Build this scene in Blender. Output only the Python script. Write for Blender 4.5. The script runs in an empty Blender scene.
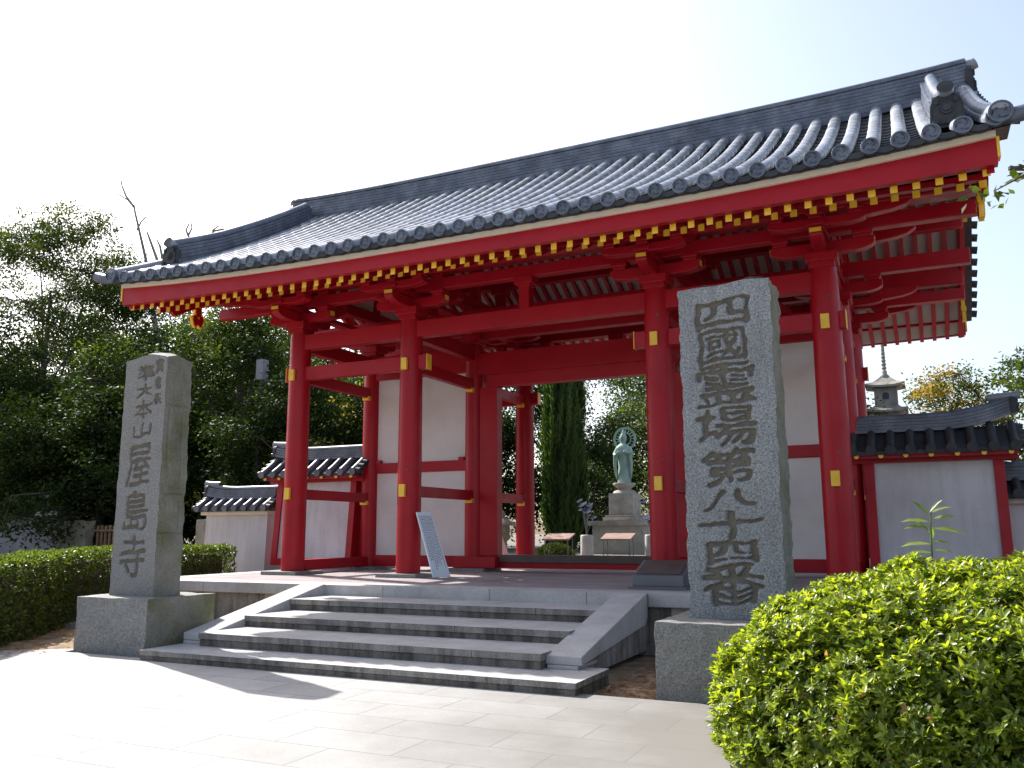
import bpy, bmesh, math, random
import numpy as np
from mathutils import Vector, Matrix, noise as mnoise
R = math.radians
SC = bpy.context.scene
COL = SC.collection
rng = np.random.default_rng(7)
random.seed(7)

# ------------------------------------------------------------------ camera, sky, sun, exposure
cam_d = bpy.data.cameras.new('camera')
cam = bpy.data.objects.new('camera', cam_d)
COL.objects.link(cam)
YAW, PIT, ROL, FPX = .445, .169, -.004, 860.829
fw = Vector((-math.sin(YAW)*math.cos(PIT), math.cos(YAW)*math.cos(PIT), math.sin(PIT)))
rt = Vector((math.cos(YAW), math.sin(YAW), 0)); up = rt.cross(fw)
rt, up = rt*math.cos(ROL)+up*math.sin(ROL), up*math.cos(ROL)-rt*math.sin(ROL)
M = Matrix((rt, up, -fw)).transposed().to_4x4()
M.translation = Vector((10.049, -12.168, .665))
cam.matrix_world = M
cam_d.sensor_width = 36; cam_d.lens = FPX/1024*36
cam_d.clip_start = .05; cam_d.clip_end = 4000
SC.camera = cam

SUN = Vector((-1.03, .44, 1.0)).normalized()
EL = math.asin(SUN.z); AZ = math.atan2(SUN.x, SUN.y)
w = bpy.data.worlds.new('World'); SC.world = w; w.use_nodes = True
nt = w.node_tree; bg = nt.nodes['Background']
sky = nt.nodes.new('ShaderNodeTexSky'); sky.sky_type = 'NISHITA'
sky.sun_disc = False; sky.sun_elevation = EL; sky.sun_rotation = AZ
sky.air_density = 1.0; sky.dust_density = 3.2; sky.ozone_density = 1.0; sky.altitude = 20
hs_ = nt.nodes.new('ShaderNodeHueSaturation'); hs_.inputs['Saturation'].default_value = .80   # hazy bright sky
nt.links.new(sky.outputs[0], hs_.inputs['Color']); nt.links.new(hs_.outputs[0], bg.inputs[0]); bg.inputs[1].default_value = .15
sl = bpy.data.lights.new('sun', 'SUN'); sl.energy = 5.0; sl.angle = R(.55); sl.color = (1, .97, .92)
so = bpy.data.objects.new('sun', sl); COL.objects.link(so)
so.rotation_euler = SUN.to_track_quat('Z', 'Y').to_euler(); so.location = (-30, 12, 30)
SC.view_settings.view_transform = 'Standard'; SC.view_settings.look = 'None'
SC.view_settings.exposure = .95; SC.view_settings.gamma = 1
SC.render.engine = 'CYCLES'
SC.cycles.max_bounces = 8; SC.cycles.diffuse_bounces = 4; SC.cycles.transmission_bounces = 4; SC.cycles.transparent_max_bounces = 8

# ------------------------------------------------------------------ materials
MT = {}
def mat(name, base, rough=.6, spec=.4, var=.15, scale=3, fine=0, fscale=120, bump=0, bscale=60, streak=0, metal=0,
        tint=None, tscale=1.2, tamt=.5, coat=0):
    m = bpy.data.materials.new(name); m.use_nodes = True; N = m.node_tree.nodes; L = m.node_tree.links
    b = N['Principled BSDF']; b.inputs['Roughness'].default_value = rough
    b.inputs['Specular IOR Level'].default_value = spec; b.inputs['Metallic'].default_value = metal
    if coat: b.inputs['Coat Weight'].default_value = coat; b.inputs['Coat Roughness'].default_value = .15
    tc = N.new('ShaderNodeTexCoord'); src = tc.outputs['Object']
    def noise(s, det=5, map_=None, ro=.6):
        n = N.new('ShaderNodeTexNoise'); n.inputs['Scale'].default_value = s; n.inputs['Detail'].default_value = det
        n.inputs['Roughness'].default_value = ro
        if map_ is not None:
            mp = N.new('ShaderNodeMapping'); mp.inputs['Scale'].default_value = map_; L.new(src, mp.inputs[0]); L.new(mp.outputs[0], n.inputs['Vector'])
        else: L.new(src, n.inputs['Vector'])
        return n.outputs['Fac']
    def ramp(fac, lo, hi, a, bb):
        r = N.new('ShaderNodeMapRange'); r.inputs['From Min'].default_value = lo; r.inputs['From Max'].default_value = hi
        r.inputs['To Min'].default_value = a; r.inputs['To Max'].default_value = bb; L.new(fac, r.inputs['Value']); return r.outputs[0]
    def mulv(col, fac):
        v = N.new('ShaderNodeVectorMath'); v.operation = 'SCALE'; L.new(col, v.inputs[0]); L.new(fac, v.inputs['Scale']); return v.outputs[0]
    rgb = N.new('ShaderNodeRGB'); rgb.outputs[0].default_value = (*base, 1); c = rgb.outputs[0]
    if tint is not None:
        mx = N.new('ShaderNodeMix'); mx.data_type = 'RGBA'; L.new(ramp(noise(tscale, 6), .45, .68, 0, tamt), mx.inputs['Factor'])
        L.new(c, mx.inputs['A']); mx.inputs['B'].default_value = (*tint, 1); c = mx.outputs['Result']
    if var: c = mulv(c, ramp(noise(scale, 6), .3, .7, 1-var, 1+var))
    if fine: c = mulv(c, ramp(noise(fscale, 2, ro=.8), .3, .7, 1-fine, 1+fine))
    if streak: c = mulv(c, ramp(noise(9, 5, (1, 1, .12)), .42, .62, 1, 1-streak))
    L.new(c, b.inputs['Base Color'])
    if bump:
        bp = N.new('ShaderNodeBump'); bp.inputs['Strength'].default_value = bump; bp.inputs['Distance'].default_value = .01
        L.new(noise(bscale, 4), bp.inputs['Height']); L.new(bp.outputs[0], b.inputs['Normal'])
    L.new(ramp(noise(scale*2.3, 4), .3, .7, max(0, rough-.1), min(1, rough+.12)), b.inputs['Roughness'])
    MT[name] = m
    return m

mat('red', (.335, .0045, .014), .38, .28, .12, 1.6, bump=.06, bscale=22, fine=.05, fscale=40, tint=(.28, .0045, .009), tscale=.8, tamt=.5)
mat('gold', (.78, .47, .035), .38, .5, .12, 6)
mat('plaster', (.62, .59, .58), .85, .2, .07, 1.5, tint=(.50, .47, .46), tscale=.9, tamt=.45, fine=.03, fscale=30, bump=.05, bscale=25)
mat('plaster_old', (.55, .53, .545), .9, .2, .08, 1.3, fine=.04, fscale=30, streak=.10, tint=(.46, .43, .44), tscale=.9, tamt=.6)
mat('soffit', (.45, .42, .39), .85, .2, .08, 2)
mat('cream', (.74, .68, .56), .8, .2, .08, 4)
mat('tile', (.19, .21, .25), .34, .7, .25, 1.6, tint=(.27, .285, .31), tscale=1.3, tamt=.45)
mat('tile_light', (.26, .28, .315), .32, .7, .2, 1.6)
mat('tile_worn', (.145, .16, .185), .42, .6, .25, 2, tint=(.20, .20, .19), tscale=4, tamt=.6)
mat('tile_mid', (.080, .098, .135), .42, .5, .35, 4, fine=.15, fscale=30, bump=.1, tint=(.15, .17, .21), tscale=3, tamt=.7)
mat('tile_dark', (.032, .034, .039), .55, .28, .30, 4, fine=.15, fscale=30, bump=.1, tint=(.055, .055, .058), tscale=3, tamt=.6)
mat('granite', (.215, .222, .232), .75, .3, .12, 2.2, streak=.12, fine=.60, fscale=62, bump=.15, bscale=80)
mat('granite_warm', (.215, .212, .205), .8, .25, .16, 2, fine=.50, fscale=62, bump=.2, bscale=60, tint=(.145, .135, .115), tscale=2.0, tamt=.7)
mat('granite_moss', (.215, .205, .17), .85, .2, .18, 2.5, fine=.35, fscale=80, bump=.3, bscale=40, tint=(.14, .14, .07), tscale=2.2, tamt=.85)
mat('granite_groove', (.135, .12, .10), .85, .2, .15, 6, fine=.3, fscale=90, bump=.2)
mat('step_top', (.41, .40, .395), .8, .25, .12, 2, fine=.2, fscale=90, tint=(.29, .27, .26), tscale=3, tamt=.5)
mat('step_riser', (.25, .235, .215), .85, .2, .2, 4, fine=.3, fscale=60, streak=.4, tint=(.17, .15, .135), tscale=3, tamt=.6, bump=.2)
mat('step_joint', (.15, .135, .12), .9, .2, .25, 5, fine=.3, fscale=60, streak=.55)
mat('dark_metal', (.11, .115, .13), .4, .5, .1, 4)
mat('bronze', (.30, .43, .38), .6, .4, .2, 8, tint=(.13, .21, .18), tscale=4, tamt=.7)
mat('stone_pale', (.40, .375, .33), .85, .2, .18, 3, fine=.25, fscale=60, tint=(.25, .23, .20), tscale=2, tamt=.7)
mat('bark', (.10, .08, .065), .9, .2, .3, 6, bump=.4, bscale=25)
mat('bark_dead', (.26, .22, .19), .9, .2, .3, 6)
mat('bamboo', (.22, .15, .09), .7, .3, .25, 7)
mat('board_white', (.72, .78, .85), .5, .3, .05, 3)
mat('board_pink', (.66, .45, .44), .6, .3, .1, 3)
mat('ink', (.06, .06, .09), .7, .2, 0)
mat('rust', (.26, .16, .125), .7, .3, .2, 5)
mat('soil', (.22, .16, .11), .95, .1, .35, 3, fine=.35, fscale=40, bump=.6, bscale=30, tint=(.33, .25, .16), tscale=6, tamt=.8)
mat('gravel', (.17, .155, .135), .95, .1, .2, 2, fine=.3, fscale=50, bump=.4)
mat('wood_dark', (.10, .075, .065), .6, .3, .2, 5)
mat('lotus', (.03, .04, .07), .85, .1, .2, 5)
mat('plaster_shaded', (.24, .245, .26), .9, .2, .2, 1.5, tint=(.15, .15, .16), tscale=1, tamt=.7)  # white plaster of the far wall, tree shade put into the grey
mat('stone_mid', (.27, .255, .225), .85, .2, .2, 2.5, fine=.25, fscale=50, tint=(.15, .14, .12), tscale=1.6, tamt=.7)
mat('pole_grey', (.22, .23, .25), .7, .3, .1, 4)
mat('pole_dark', (.10, .11, .125), .6, .3, .1, 4)
mat('tile_floor', (.30, .235, .235), .8, .25, .1, 1.5, fine=.1, fscale=60)

def paving_mat(name, base, bw, bh, mortar, jdark, dark_patch):
    m = bpy.data.materials.new(name); m.use_nodes = True; N = m.node_tree.nodes; L = m.node_tree.links
    b = N['Principled BSDF']; b.inputs['Roughness'].default_value = .85; b.inputs['Specular IOR Level'].default_value = .2
    tc = N.new('ShaderNodeTexCoord')
    br = N.new('ShaderNodeTexBrick'); br.inputs['Scale'].default_value = 1
    br.inputs['Brick Width'].default_value = bw; br.inputs['Row Height'].default_value = bh
    br.inputs['Mortar Size'].default_value = mortar; br.inputs['Mortar Smooth'].default_value = .2
    br.inputs['Bias'].default_value = 0
    br.inputs['Color1'].default_value = (*[c*1.09 for c in base], 1); br.inputs['Color2'].default_value = (*[c*.90 for c in base], 1)
    br.inputs['Mortar'].default_value = (*[c*jdark for c in base], 1)
    L.new(tc.outputs['Object'], br.inputs['Vector'])
    def noise(s, d=6):
        n = N.new('ShaderNodeTexNoise'); n.inputs['Scale'].default_value = s; n.inputs['Detail'].default_value = d
        n.inputs['Roughness'].default_value = .65; L.new(tc.outputs['Object'], n.inputs['Vector']); return n
    def mr(f, a, bb, c, d):
        r = N.new('ShaderNodeMapRange'); r.inputs[1].default_value = a; r.inputs[2].default_value = bb
        r.inputs[3].default_value = c; r.inputs[4].default_value = d; L.new(f, r.inputs[0]); return r.outputs[0]
    def sc(c, f):
        v = N.new('ShaderNodeVectorMath'); v.operation = 'SCALE'; L.new(c, v.inputs[0]); L.new(f, v.inputs['Scale']); return v.outputs[0]
    c = sc(br.outputs['Color'], mr(noise(1.1).outputs['Fac'], .3, .7, .84, 1.1))
    c = sc(c, mr(noise(70, 2).outputs['Fac'], .3, .7, .9, 1.1))
    if dark_patch:   # a darker patch of paving beside the hedge, ragged edge
        vd = N.new('ShaderNodeVectorMath'); vd.operation = 'DISTANCE'; L.new(tc.outputs['Object'], vd.inputs[0]); vd.inputs[1].default_value = (9.3, -6.0, 0)
        ad = N.new('ShaderNodeMath'); ad.operation = 'MULTIPLY_ADD'; L.new(noise(1.6).outputs['Fac'], ad.inputs[0]); ad.inputs[1].default_value = 2.4
        L.new(vd.outputs['Value'], ad.inputs[2])
        mx = N.new('ShaderNodeMix'); mx.data_type = 'RGBA'; L.new(mr(ad.outputs[0], 2.5, 5.4, .9, 0), mx.inputs['Factor'])
        L.new(c, mx.inputs['A']); mx.inputs['B'].default_value = (.155, .145, .13, 1); c = mx.outputs['Result']
    L.new(c, b.inputs['Base Color'])
    bp = N.new('ShaderNodeBump'); bp.inputs['Strength'].default_value = .3; bp.inputs['Distance'].default_value = .004
    L.new(br.outputs['Fac'], bp.inputs['Height']); bp.invert = True; L.new(bp.outputs[0], b.inputs['Normal'])
    MT[name] = m
paving_mat('paving', (.36, .352, .342), .92, .46, .007, .60, True)
paving_mat('platform_floor', (.29, .25, .255), .30, .30, .004, .8, False)

def leaf_mat(name, c1, c2, trans=.5, rough=.45, tcol=None, spec=.4):
    m = bpy.data.materials.new(name); m.use_nodes = True; N = m.node_tree.nodes; L = m.node_tree.links
    b = N['Principled BSDF']; b.inputs['Roughness'].default_value = rough; b.inputs['Specular IOR Level'].default_value = spec
    at = N.new('ShaderNodeAttribute'); at.attribute_name = 'tone'
    mx = N.new('ShaderNodeMix'); mx.data_type = 'RGBA'; L.new(at.outputs['Fac'], mx.inputs['Factor'])
    mx.inputs['A'].default_value = (*c1, 1); mx.inputs['B'].default_value = (*c2, 1)
    L.new(mx.outputs['Result'], b.inputs['Base Color'])
    tr = N.new('ShaderNodeBsdfTranslucent')
    tm = N.new('ShaderNodeMix'); tm.data_type = 'RGBA'; tm.blend_type = 'MULTIPLY'; tm.inputs['Factor'].default_value = 1
    L.new(mx.outputs['Result'], tm.inputs['A']); tm.inputs['B'].default_value = (*(tcol or (2.2, 2.2, .9)), 1)
    L.new(tm.outputs['Result'], tr.inputs['Color'])
    ms = N.new('ShaderNodeMixShader'); ms.inputs[0].default_value = trans
    L.new(b.outputs[0], ms.inputs[1]); L.new(tr.outputs[0], ms.inputs[2])
    L.new(ms.outputs[0], N['Material Output'].inputs['Surface'])
    MT[name] = m
leaf_mat('leaf_azalea', (.030, .062, .008), (.245, .310, .044), .50, .34, (2.4, 2.2, .6), .5)
leaf_mat('leaf_hedge', (.030, .055, .010), (.13, .17, .032), .35, .45)
leaf_mat('leaf_dark', (.010, .022, .006), (.034, .058, .013), .25, .6, (2.2, 2.2, .8), .12)
leaf_mat('leaf_mid', (.020, .040, .009), (.062, .092, .018), .38, .6, (2.4, 2.2, .7), .12)
leaf_mat('leaf_yellow', (.10, .12, .02), (.26, .22, .03), .45, .5)
leaf_mat('leaf_orange', (.20, .12, .02), (.30, .19, .03), .4, .6)
leaf_mat('leaf_cypress', (.014, .034, .007), (.062, .115, .020), .25, .55)
leaf_mat('leaf_sapling', (.13, .20, .04), (.22, .28, .06), .45, .4, (1.8, 1.9, .9))
leaf_mat('leaf_brown', (.16, .08, .04), (.30, .16, .09), .35, .7)

# ------------------------------------------------------------------ object helpers
def link(o, parent=None):
    COL.objects.link(o)
    if parent is not None:
        o.parent = parent
        loc = Vector((0, 0, 0)); p = parent
        while p is not None:
            if p.type == 'EMPTY': loc = p.location.copy()
            p = p.parent
        root = parent
        while root.parent is not None: root = root.parent
        # parts keep world coordinates: undo the root Empty's offset once
        if parent is root and parent.type == 'EMPTY': o.matrix_parent_inverse = Matrix.Translation(-loc)
    return o
def thing(name, label, cat, loc=(0, 0, 0), group=None):
    o = bpy.data.objects.new(name, None); o.empty_display_size = .2; o.location = loc; COL.objects.link(o)
    o['label'] = label; o['category'] = cat
    if group: o['group'] = group
    return o
def tag(o, label, cat, group=None):
    o['label'] = label; o['category'] = cat
    if group: o['group'] = group
    return o
def struct(o, kind='structure'):
    o['kind'] = kind; return o

class MB:
    def __init__(s): s.v = []; s.f = []; s.m = []; s.sm = []
    def add(s, vs, fs, mi=0, smooth=False):
        b = len(s.v); s.v += [tuple(v) for v in vs]
        for f in fs: s.f.append([b+i for i in f]); s.m.append(mi); s.sm.append(smooth)
    def box(s, x0, x1, y0, y1, z0, z1, mi=0, taper=0, tmi=None):
        t = taper
        vs = [(x0-t, y0-t, z0), (x1+t, y0-t, z0), (x1+t, y1+t, z0), (x0-t, y1+t, z0), (x0, y0, z1), (x1, y0, z1), (x1, y1, z1), (x0, y1, z1)]
        s.add(vs, [(0, 3, 2, 1), (0, 1, 5, 4), (1, 2, 6, 5), (2, 3, 7, 6), (3, 0, 4, 7)], mi)
        s.add(vs[4:], [(0, 1, 2, 3)], mi if tmi is None else tmi)
        return s
    def prism(s, poly, axis, a, b, mi=0):
        """poly in the two other axes (order: x->(y,z), y->(x,z), z->(x,y)), extruded from a to b"""
        n = len(poly)
        def P(p, t): return {'x': (t, p[0], p[1]), 'y': (p[0], t, p[1]), 'z': (p[0], p[1], t)}[axis]
        vs = [P(p, a) for p in poly]+[P(p, b) for p in poly]
        fs = [tuple(range(n))[::-1], tuple(range(n, 2*n))]+[(i, (i+1) % n, n+(i+1) % n, n+i) for i in range(n)]
        s.add(vs, fs, mi); return s
    def strip(s, lo, hi, axis, a, b, mi=0):
        """thick curved board: lo/hi point lists of equal length in the plane, extruded along axis"""
        n = len(lo)
        for i in range(n-1): s.prism([lo[i], lo[i+1], hi[i+1], hi[i]], axis, a, b, mi)
        return s
    def tube(s, pts, rad, n=10, mi=0, caps=True, smooth=True, capmi=None):
        pts = [Vector(p) for p in pts]
        if not hasattr(rad, '__len__'): rad = [rad]*len(pts)
        vs = []; prev = None
        for i, p in enumerate(pts):
            d = (pts[min(i+1, len(pts)-1)]-pts[max(i-1, 0)]).normalized()
            if prev is None: a = d.orthogonal().normalized()
            else:
                a = prev-d*prev.dot(d)
                a = a.normalized() if a.length > 1e-6 else d.orthogonal().normalized()
            prev = a; c = d.cross(a)
            for k in range(n):
                t = 2*math.pi*k/n; vs.append(p+(a*math.cos(t)+c*math.sin(t))*rad[i])
        fs = [(i*n+k, i*n+(k+1) % n, (i+1)*n+(k+1) % n, (i+1)*n+k) for i in range(len(pts)-1) for k in range(n)]
        s.add(vs, fs, mi, smooth)
        if caps:
            cm = mi if capmi is None else capmi
            s.add(vs[:n], [tuple(range(n))[::-1]], cm); s.add(vs[-n:], [tuple(range(n))], cm)
        return s
    def lathe(s, prof, c, n=16, mi=0, smooth=True):
        vs = []
        for r, z in prof:
            for k in range(n):
                t = 2*math.pi*k/n; vs.append((c[0]+r*math.cos(t), c[1]+r*math.sin(t), c[2]+z))
        fs = [(i*n+k, i*n+(k+1) % n, (i+1)*n+(k+1) % n, (i+1)*n+k) for i in range(len(prof)-1) for k in range(n)]
        s.add(vs, fs, mi, smooth)
        s.add(vs[:n], [tuple(range(n))[::-1]], mi); s.add(vs[-n:], [tuple(range(n))], mi)
        return s
    def build(s, name, mats, parent=None, bevel=0, link_=True):
        me = bpy.data.meshes.new(name); me.from_pydata(s.v, [], s.f)
        if not isinstance(mats, (list, tuple)): mats = [mats]
        for m in mats: me.materials.append(MT[m])
        me.polygons.foreach_set('material_index', s.m); me.polygons.foreach_set('use_smooth', s.sm); me.update()
        bm = bmesh.new(); bm.from_mesh(me); bmesh.ops.recalc_face_normals(bm, faces=bm.faces); bm.to_mesh(me); bm.free()
        o = bpy.data.objects.new(name, me)
        if bevel:
            bv = o.modifiers.new('bevel', 'BEVEL'); bv.width = bevel; bv.segments = 2; bv.limit_method = 'ANGLE'; bv.angle_limit = R(40)
        if link_: link(o, parent)
        return o

def np_mesh(name, V, F, matname, parent=None, tone=None, extra=None):
    me = bpy.data.meshes.new(name); k = F.shape[1]
    me.vertices.add(len(V)); me.vertices.foreach_set('co', V.astype(np.float32).ravel())
    me.loops.add(F.size); me.loops.foreach_set('vertex_index', F.astype(np.int32).ravel())
    me.polygons.add(len(F)); me.polygons.foreach_set('loop_start', np.arange(0, F.size, k, dtype=np.int32))
    me.materials.append(MT[matname])
    if extra is not None:
        for m in extra[0]: me.materials.append(MT[m])
        me.polygons.foreach_set('material_index', extra[1].astype(np.int32))
    if tone is not None:
        a = me.attributes.new('tone', 'FLOAT', 'POINT'); a.data.foreach_set('value', tone.astype(np.float32))
    me.update(calc_edges=True)
    o = bpy.data.objects.new(name, me); link(o, parent); return o

def norm(a): return a/np.maximum(np.linalg.norm(a, axis=-1, keepdims=True), 1e-9)
def leaves_quads(P, D, N, ln, wd, tone):
    """diamond leaves: base P, direction D, face normal N"""
    D = norm(D); S = norm(np.cross(D, N)); ln = ln[:, None]; wd = wd[:, None]
    Nn = np.cross(S, D)
    V = np.stack([P, P+D*ln*.5+S*wd*.5+Nn*ln*.06, P+D*ln-Nn*ln*.05, P+D*ln*.5-S*wd*.5+Nn*ln*.06], 1).reshape(-1, 3)
    F = np.arange(len(P)*4).reshape(-1, 4)
    return V, F, np.repeat(tone, 4)
def leaves_fold(P, D, N, ln, wd, tone):
    """folded pointed leaves of six faces"""
    D = norm(D); S = norm(np.cross(D, N)); Nn = np.cross(S, D); l = ln[:, None]; w_ = wd[:, None]
    pts = [P, P+D*l*.35-Nn*l*.02, P+D*l*.7-Nn*l*.05, P+D*l-Nn*l*.14,
           P+D*l*.35+S*w_*.5+Nn*w_*.14, P+D*l*.7+S*w_*.36+Nn*w_*.04, P+D*l*.35-S*w_*.5+Nn*w_*.14, P+D*l*.7-S*w_*.36+Nn*w_*.04]
    V = np.stack(pts, 1).reshape(-1, 3)
    q = np.array([[0, 4, 1, 1], [0, 1, 6, 6], [1, 4, 5, 2], [1, 2, 7, 6], [2, 5, 3, 3], [2, 3, 7, 7]])
    tri = np.array([[0, 4, 1], [0, 1, 6], [1, 4, 5], [1, 5, 2], [1, 2, 7], [1, 7, 6], [2, 5, 3], [2, 3, 7]])
    F = (np.arange(len(P))[:, None, None]*8+tri[None]).reshape(-1, 3)
    return V, F, np.repeat(tone, 8)

# ------------------------------------------------------------------ layout constants
S_, C_, D_ = 2.362, 4.278, 2.289
LX = 2*S_+C_; XC = [0, S_, S_+C_, LX]; MX = LX/2; Y2 = 2*D_
GZ = -.718; PZ = -.06

# ------------------------------------------------------------------ ground
g = MB(); g.add([(-300, -300, -.76), (300, -300, -.76), (300, 300, -.76), (-300, 300, -.76)], [(0, 1, 2, 3)])
struct(g.build('ground', 'soil'))
pv = MB(); pv.add([(.72, -40, GZ), (30, -40, GZ), (30, -4.93, GZ), (.72, -4.93, GZ)], [(0, 1, 2, 3)])
pv.add([(-.2, -40, GZ), (.72, -40, GZ), (.72, -4.62, GZ), (-.2, -5.3, GZ)], [(0, 1, 2, 3)])
pv.add([(-16, -40, GZ), (-.2, -40, GZ), (-.2, -5.3, GZ), (-16, -15, GZ)], [(0, 1, 2, 3)])
struct(pv.build('paving', 'paving'))
# soil bed with a lumpy surface in front of the hedge
n = 60
xs = np.linspace(-4.2, .75, n); ys = np.linspace(-7.2, 2.2, n*2)
XX, YY = np.meshgrid(xs, ys)
ZZ = -.735+.035*np.vectorize(lambda a, b: mnoise.fractal(Vector((a*2.2, b*2.2, 3)), 1, 2, 4))(XX, YY)
V = np.stack([XX, YY, ZZ], -1).reshape(-1, 3); idx = np.arange(len(V)).reshape(n*2, n)
F = np.stack([idx[:-1, :-1], idx[:-1, 1:], idx[1:, 1:], idx[1:, :-1]], -1).reshape(-1, 4)
struct(np_mesh('soil_bed', V, F, 'soil'))
# precinct ground behind the gate, level with the platform
pg = MB(); pg.box(-60, 60, 2.75, 120, -.77, -.10); struct(pg.build('precinct_ground', 'gravel'))

# ------------------------------------------------------------------ platform and steps
pt = thing('stone_platform', 'low granite platform with slab edge under the red gate', 'platform', (MX, 2, GZ))
x0, x1 = -1.35, 10.35; yf = -2.262
b = MB(); b.box(x0+.12, x1-.12, yf+.12, 6.3, -.75, -.2)
b.build('core', 'step_riser', pt)
b = MB()
xe = [x0, .2, 1.75, 2.25, 3.4, 5.0, 6.3, 7.05, 8.7, x1]
for i in range(len(xe)-1):
    b.box(xe[i]+.002, xe[i+1]-.002, yf, yf+.5, -.21, PZ)
for i in range(4):
    ya = yf+.5+i*2.0; b.box(x0, x0+.5, ya+.002, ya+1.998, -.21, PZ); b.box(x1-.5, x1, ya+.002, ya+1.998, -.21, PZ)
b.build('edge_slab', ['step_top'], pt, .012)
b = MB(); b.box(x0+.5, x1-.5, yf+.5, 6.3, -.21, PZ-.003); b.build('floor', 'platform_floor', pt)
for xx in (-.25, 1.3, 7.3, 8.8):
    b = MB(); b.box(xx, xx+.22, yf+.1, yf+.14, -.72, -.212); b.build('post_panel', 'step_top', pt)
b = MB(); b.box(x0+.05, x1-.05, yf+.02, yf+.2, -.75, -.62); b.build('footing', 'step_riser', pt)

st = thing('stone_steps', 'wide flight of granite steps with sloping cheek stones in front of gate', 'steps', (4.7, -3.6, GZ))
SX0, SX1 = 2.10, 7.25
treads = [(-5.07, -.611, 2.10, 7.25), (-4.55, -.467, 2.44, 6.70), (-3.82, -.337, 2.44, 6.70), (-3.0, -.199, 2.44, 6.70)]
backs = [-4.2, -3.5, -2.7, yf+.1]
zlow = GZ-.04
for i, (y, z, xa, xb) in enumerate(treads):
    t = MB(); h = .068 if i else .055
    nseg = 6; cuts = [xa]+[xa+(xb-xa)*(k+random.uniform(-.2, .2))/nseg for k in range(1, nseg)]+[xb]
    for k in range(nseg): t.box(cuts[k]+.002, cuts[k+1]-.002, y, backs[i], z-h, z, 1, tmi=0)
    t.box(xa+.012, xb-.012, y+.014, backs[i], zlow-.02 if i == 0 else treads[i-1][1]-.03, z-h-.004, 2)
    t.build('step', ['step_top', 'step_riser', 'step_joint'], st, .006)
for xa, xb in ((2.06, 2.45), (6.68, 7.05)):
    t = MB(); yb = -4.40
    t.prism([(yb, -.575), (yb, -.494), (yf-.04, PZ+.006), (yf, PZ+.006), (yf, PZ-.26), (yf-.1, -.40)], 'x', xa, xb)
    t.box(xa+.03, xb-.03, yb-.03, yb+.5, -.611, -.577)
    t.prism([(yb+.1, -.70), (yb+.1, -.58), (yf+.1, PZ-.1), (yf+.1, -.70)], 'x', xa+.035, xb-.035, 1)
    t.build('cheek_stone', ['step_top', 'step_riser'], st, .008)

# ------------------------------------------------------------------ temple gate
gate = thing('temple_gate', 'red lacquered Buddhist temple gate with grey tiled roof on granite platform', 'gate', (MX, D_, 0))
def rise(x): return .16*(abs(x-MX)/6.5)**3
# columns with stone, capital and gold plates
col_m = {}
def column(x, y, r):
    b = MB(); b.lathe([(r*1.0, 0), (r, .3), (r*.985, 2.2), (r*.94, 4.05), (r*.90, 4.2)], (x, y, 0), 28)
    c = b.build('column', 'red', gate)
    b = MB(); b.box(x-.38, x+.38, y-.38, y+.38, -.10, -.004); b.build('base_stone', 'granite_warm', c, .01)
    b = MB(); b.box(x-.21, x+.21, y-.21, y+.21, 4.275, 4.40); b.box(x-.165, x+.165, y-.165, y+.165, 4.2, 4.275, 0)
    b.build('capital', 'red', c, .012)
    return c
cols = {}
for i, x in enumerate(XC):
    for j, y in enumerate((0, D_, Y2)):
        cols[i, j] = column(x, y, .2 if j != 1 else .185)
for i, x in enumerate(XC):
    for z in (3.42, 1.32):
        b = MB(); b.box(x-.055, x+.055, -.245, -.19, z-.1, z+.1); b.build('gold_plate', 'gold', cols[i, 0], .004)
        b = MB(); b.box(x-.055, x+.055, Y2+.19, Y2+.245, z-.1, z+.1); b.build('gold_plate', 'gold', cols[i, 2], .004)
for i, x in enumerate(XC):
    for z in (3.78, 1.66):
        b = MB(); d = Vector((.32, -.947, 0)); p = Vector((x, 0, z))+d*.185
        b.tube([p, p+d*.018], .018, 10); b.build('dowel', 'wood_dark', cols[i, 0])
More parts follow.
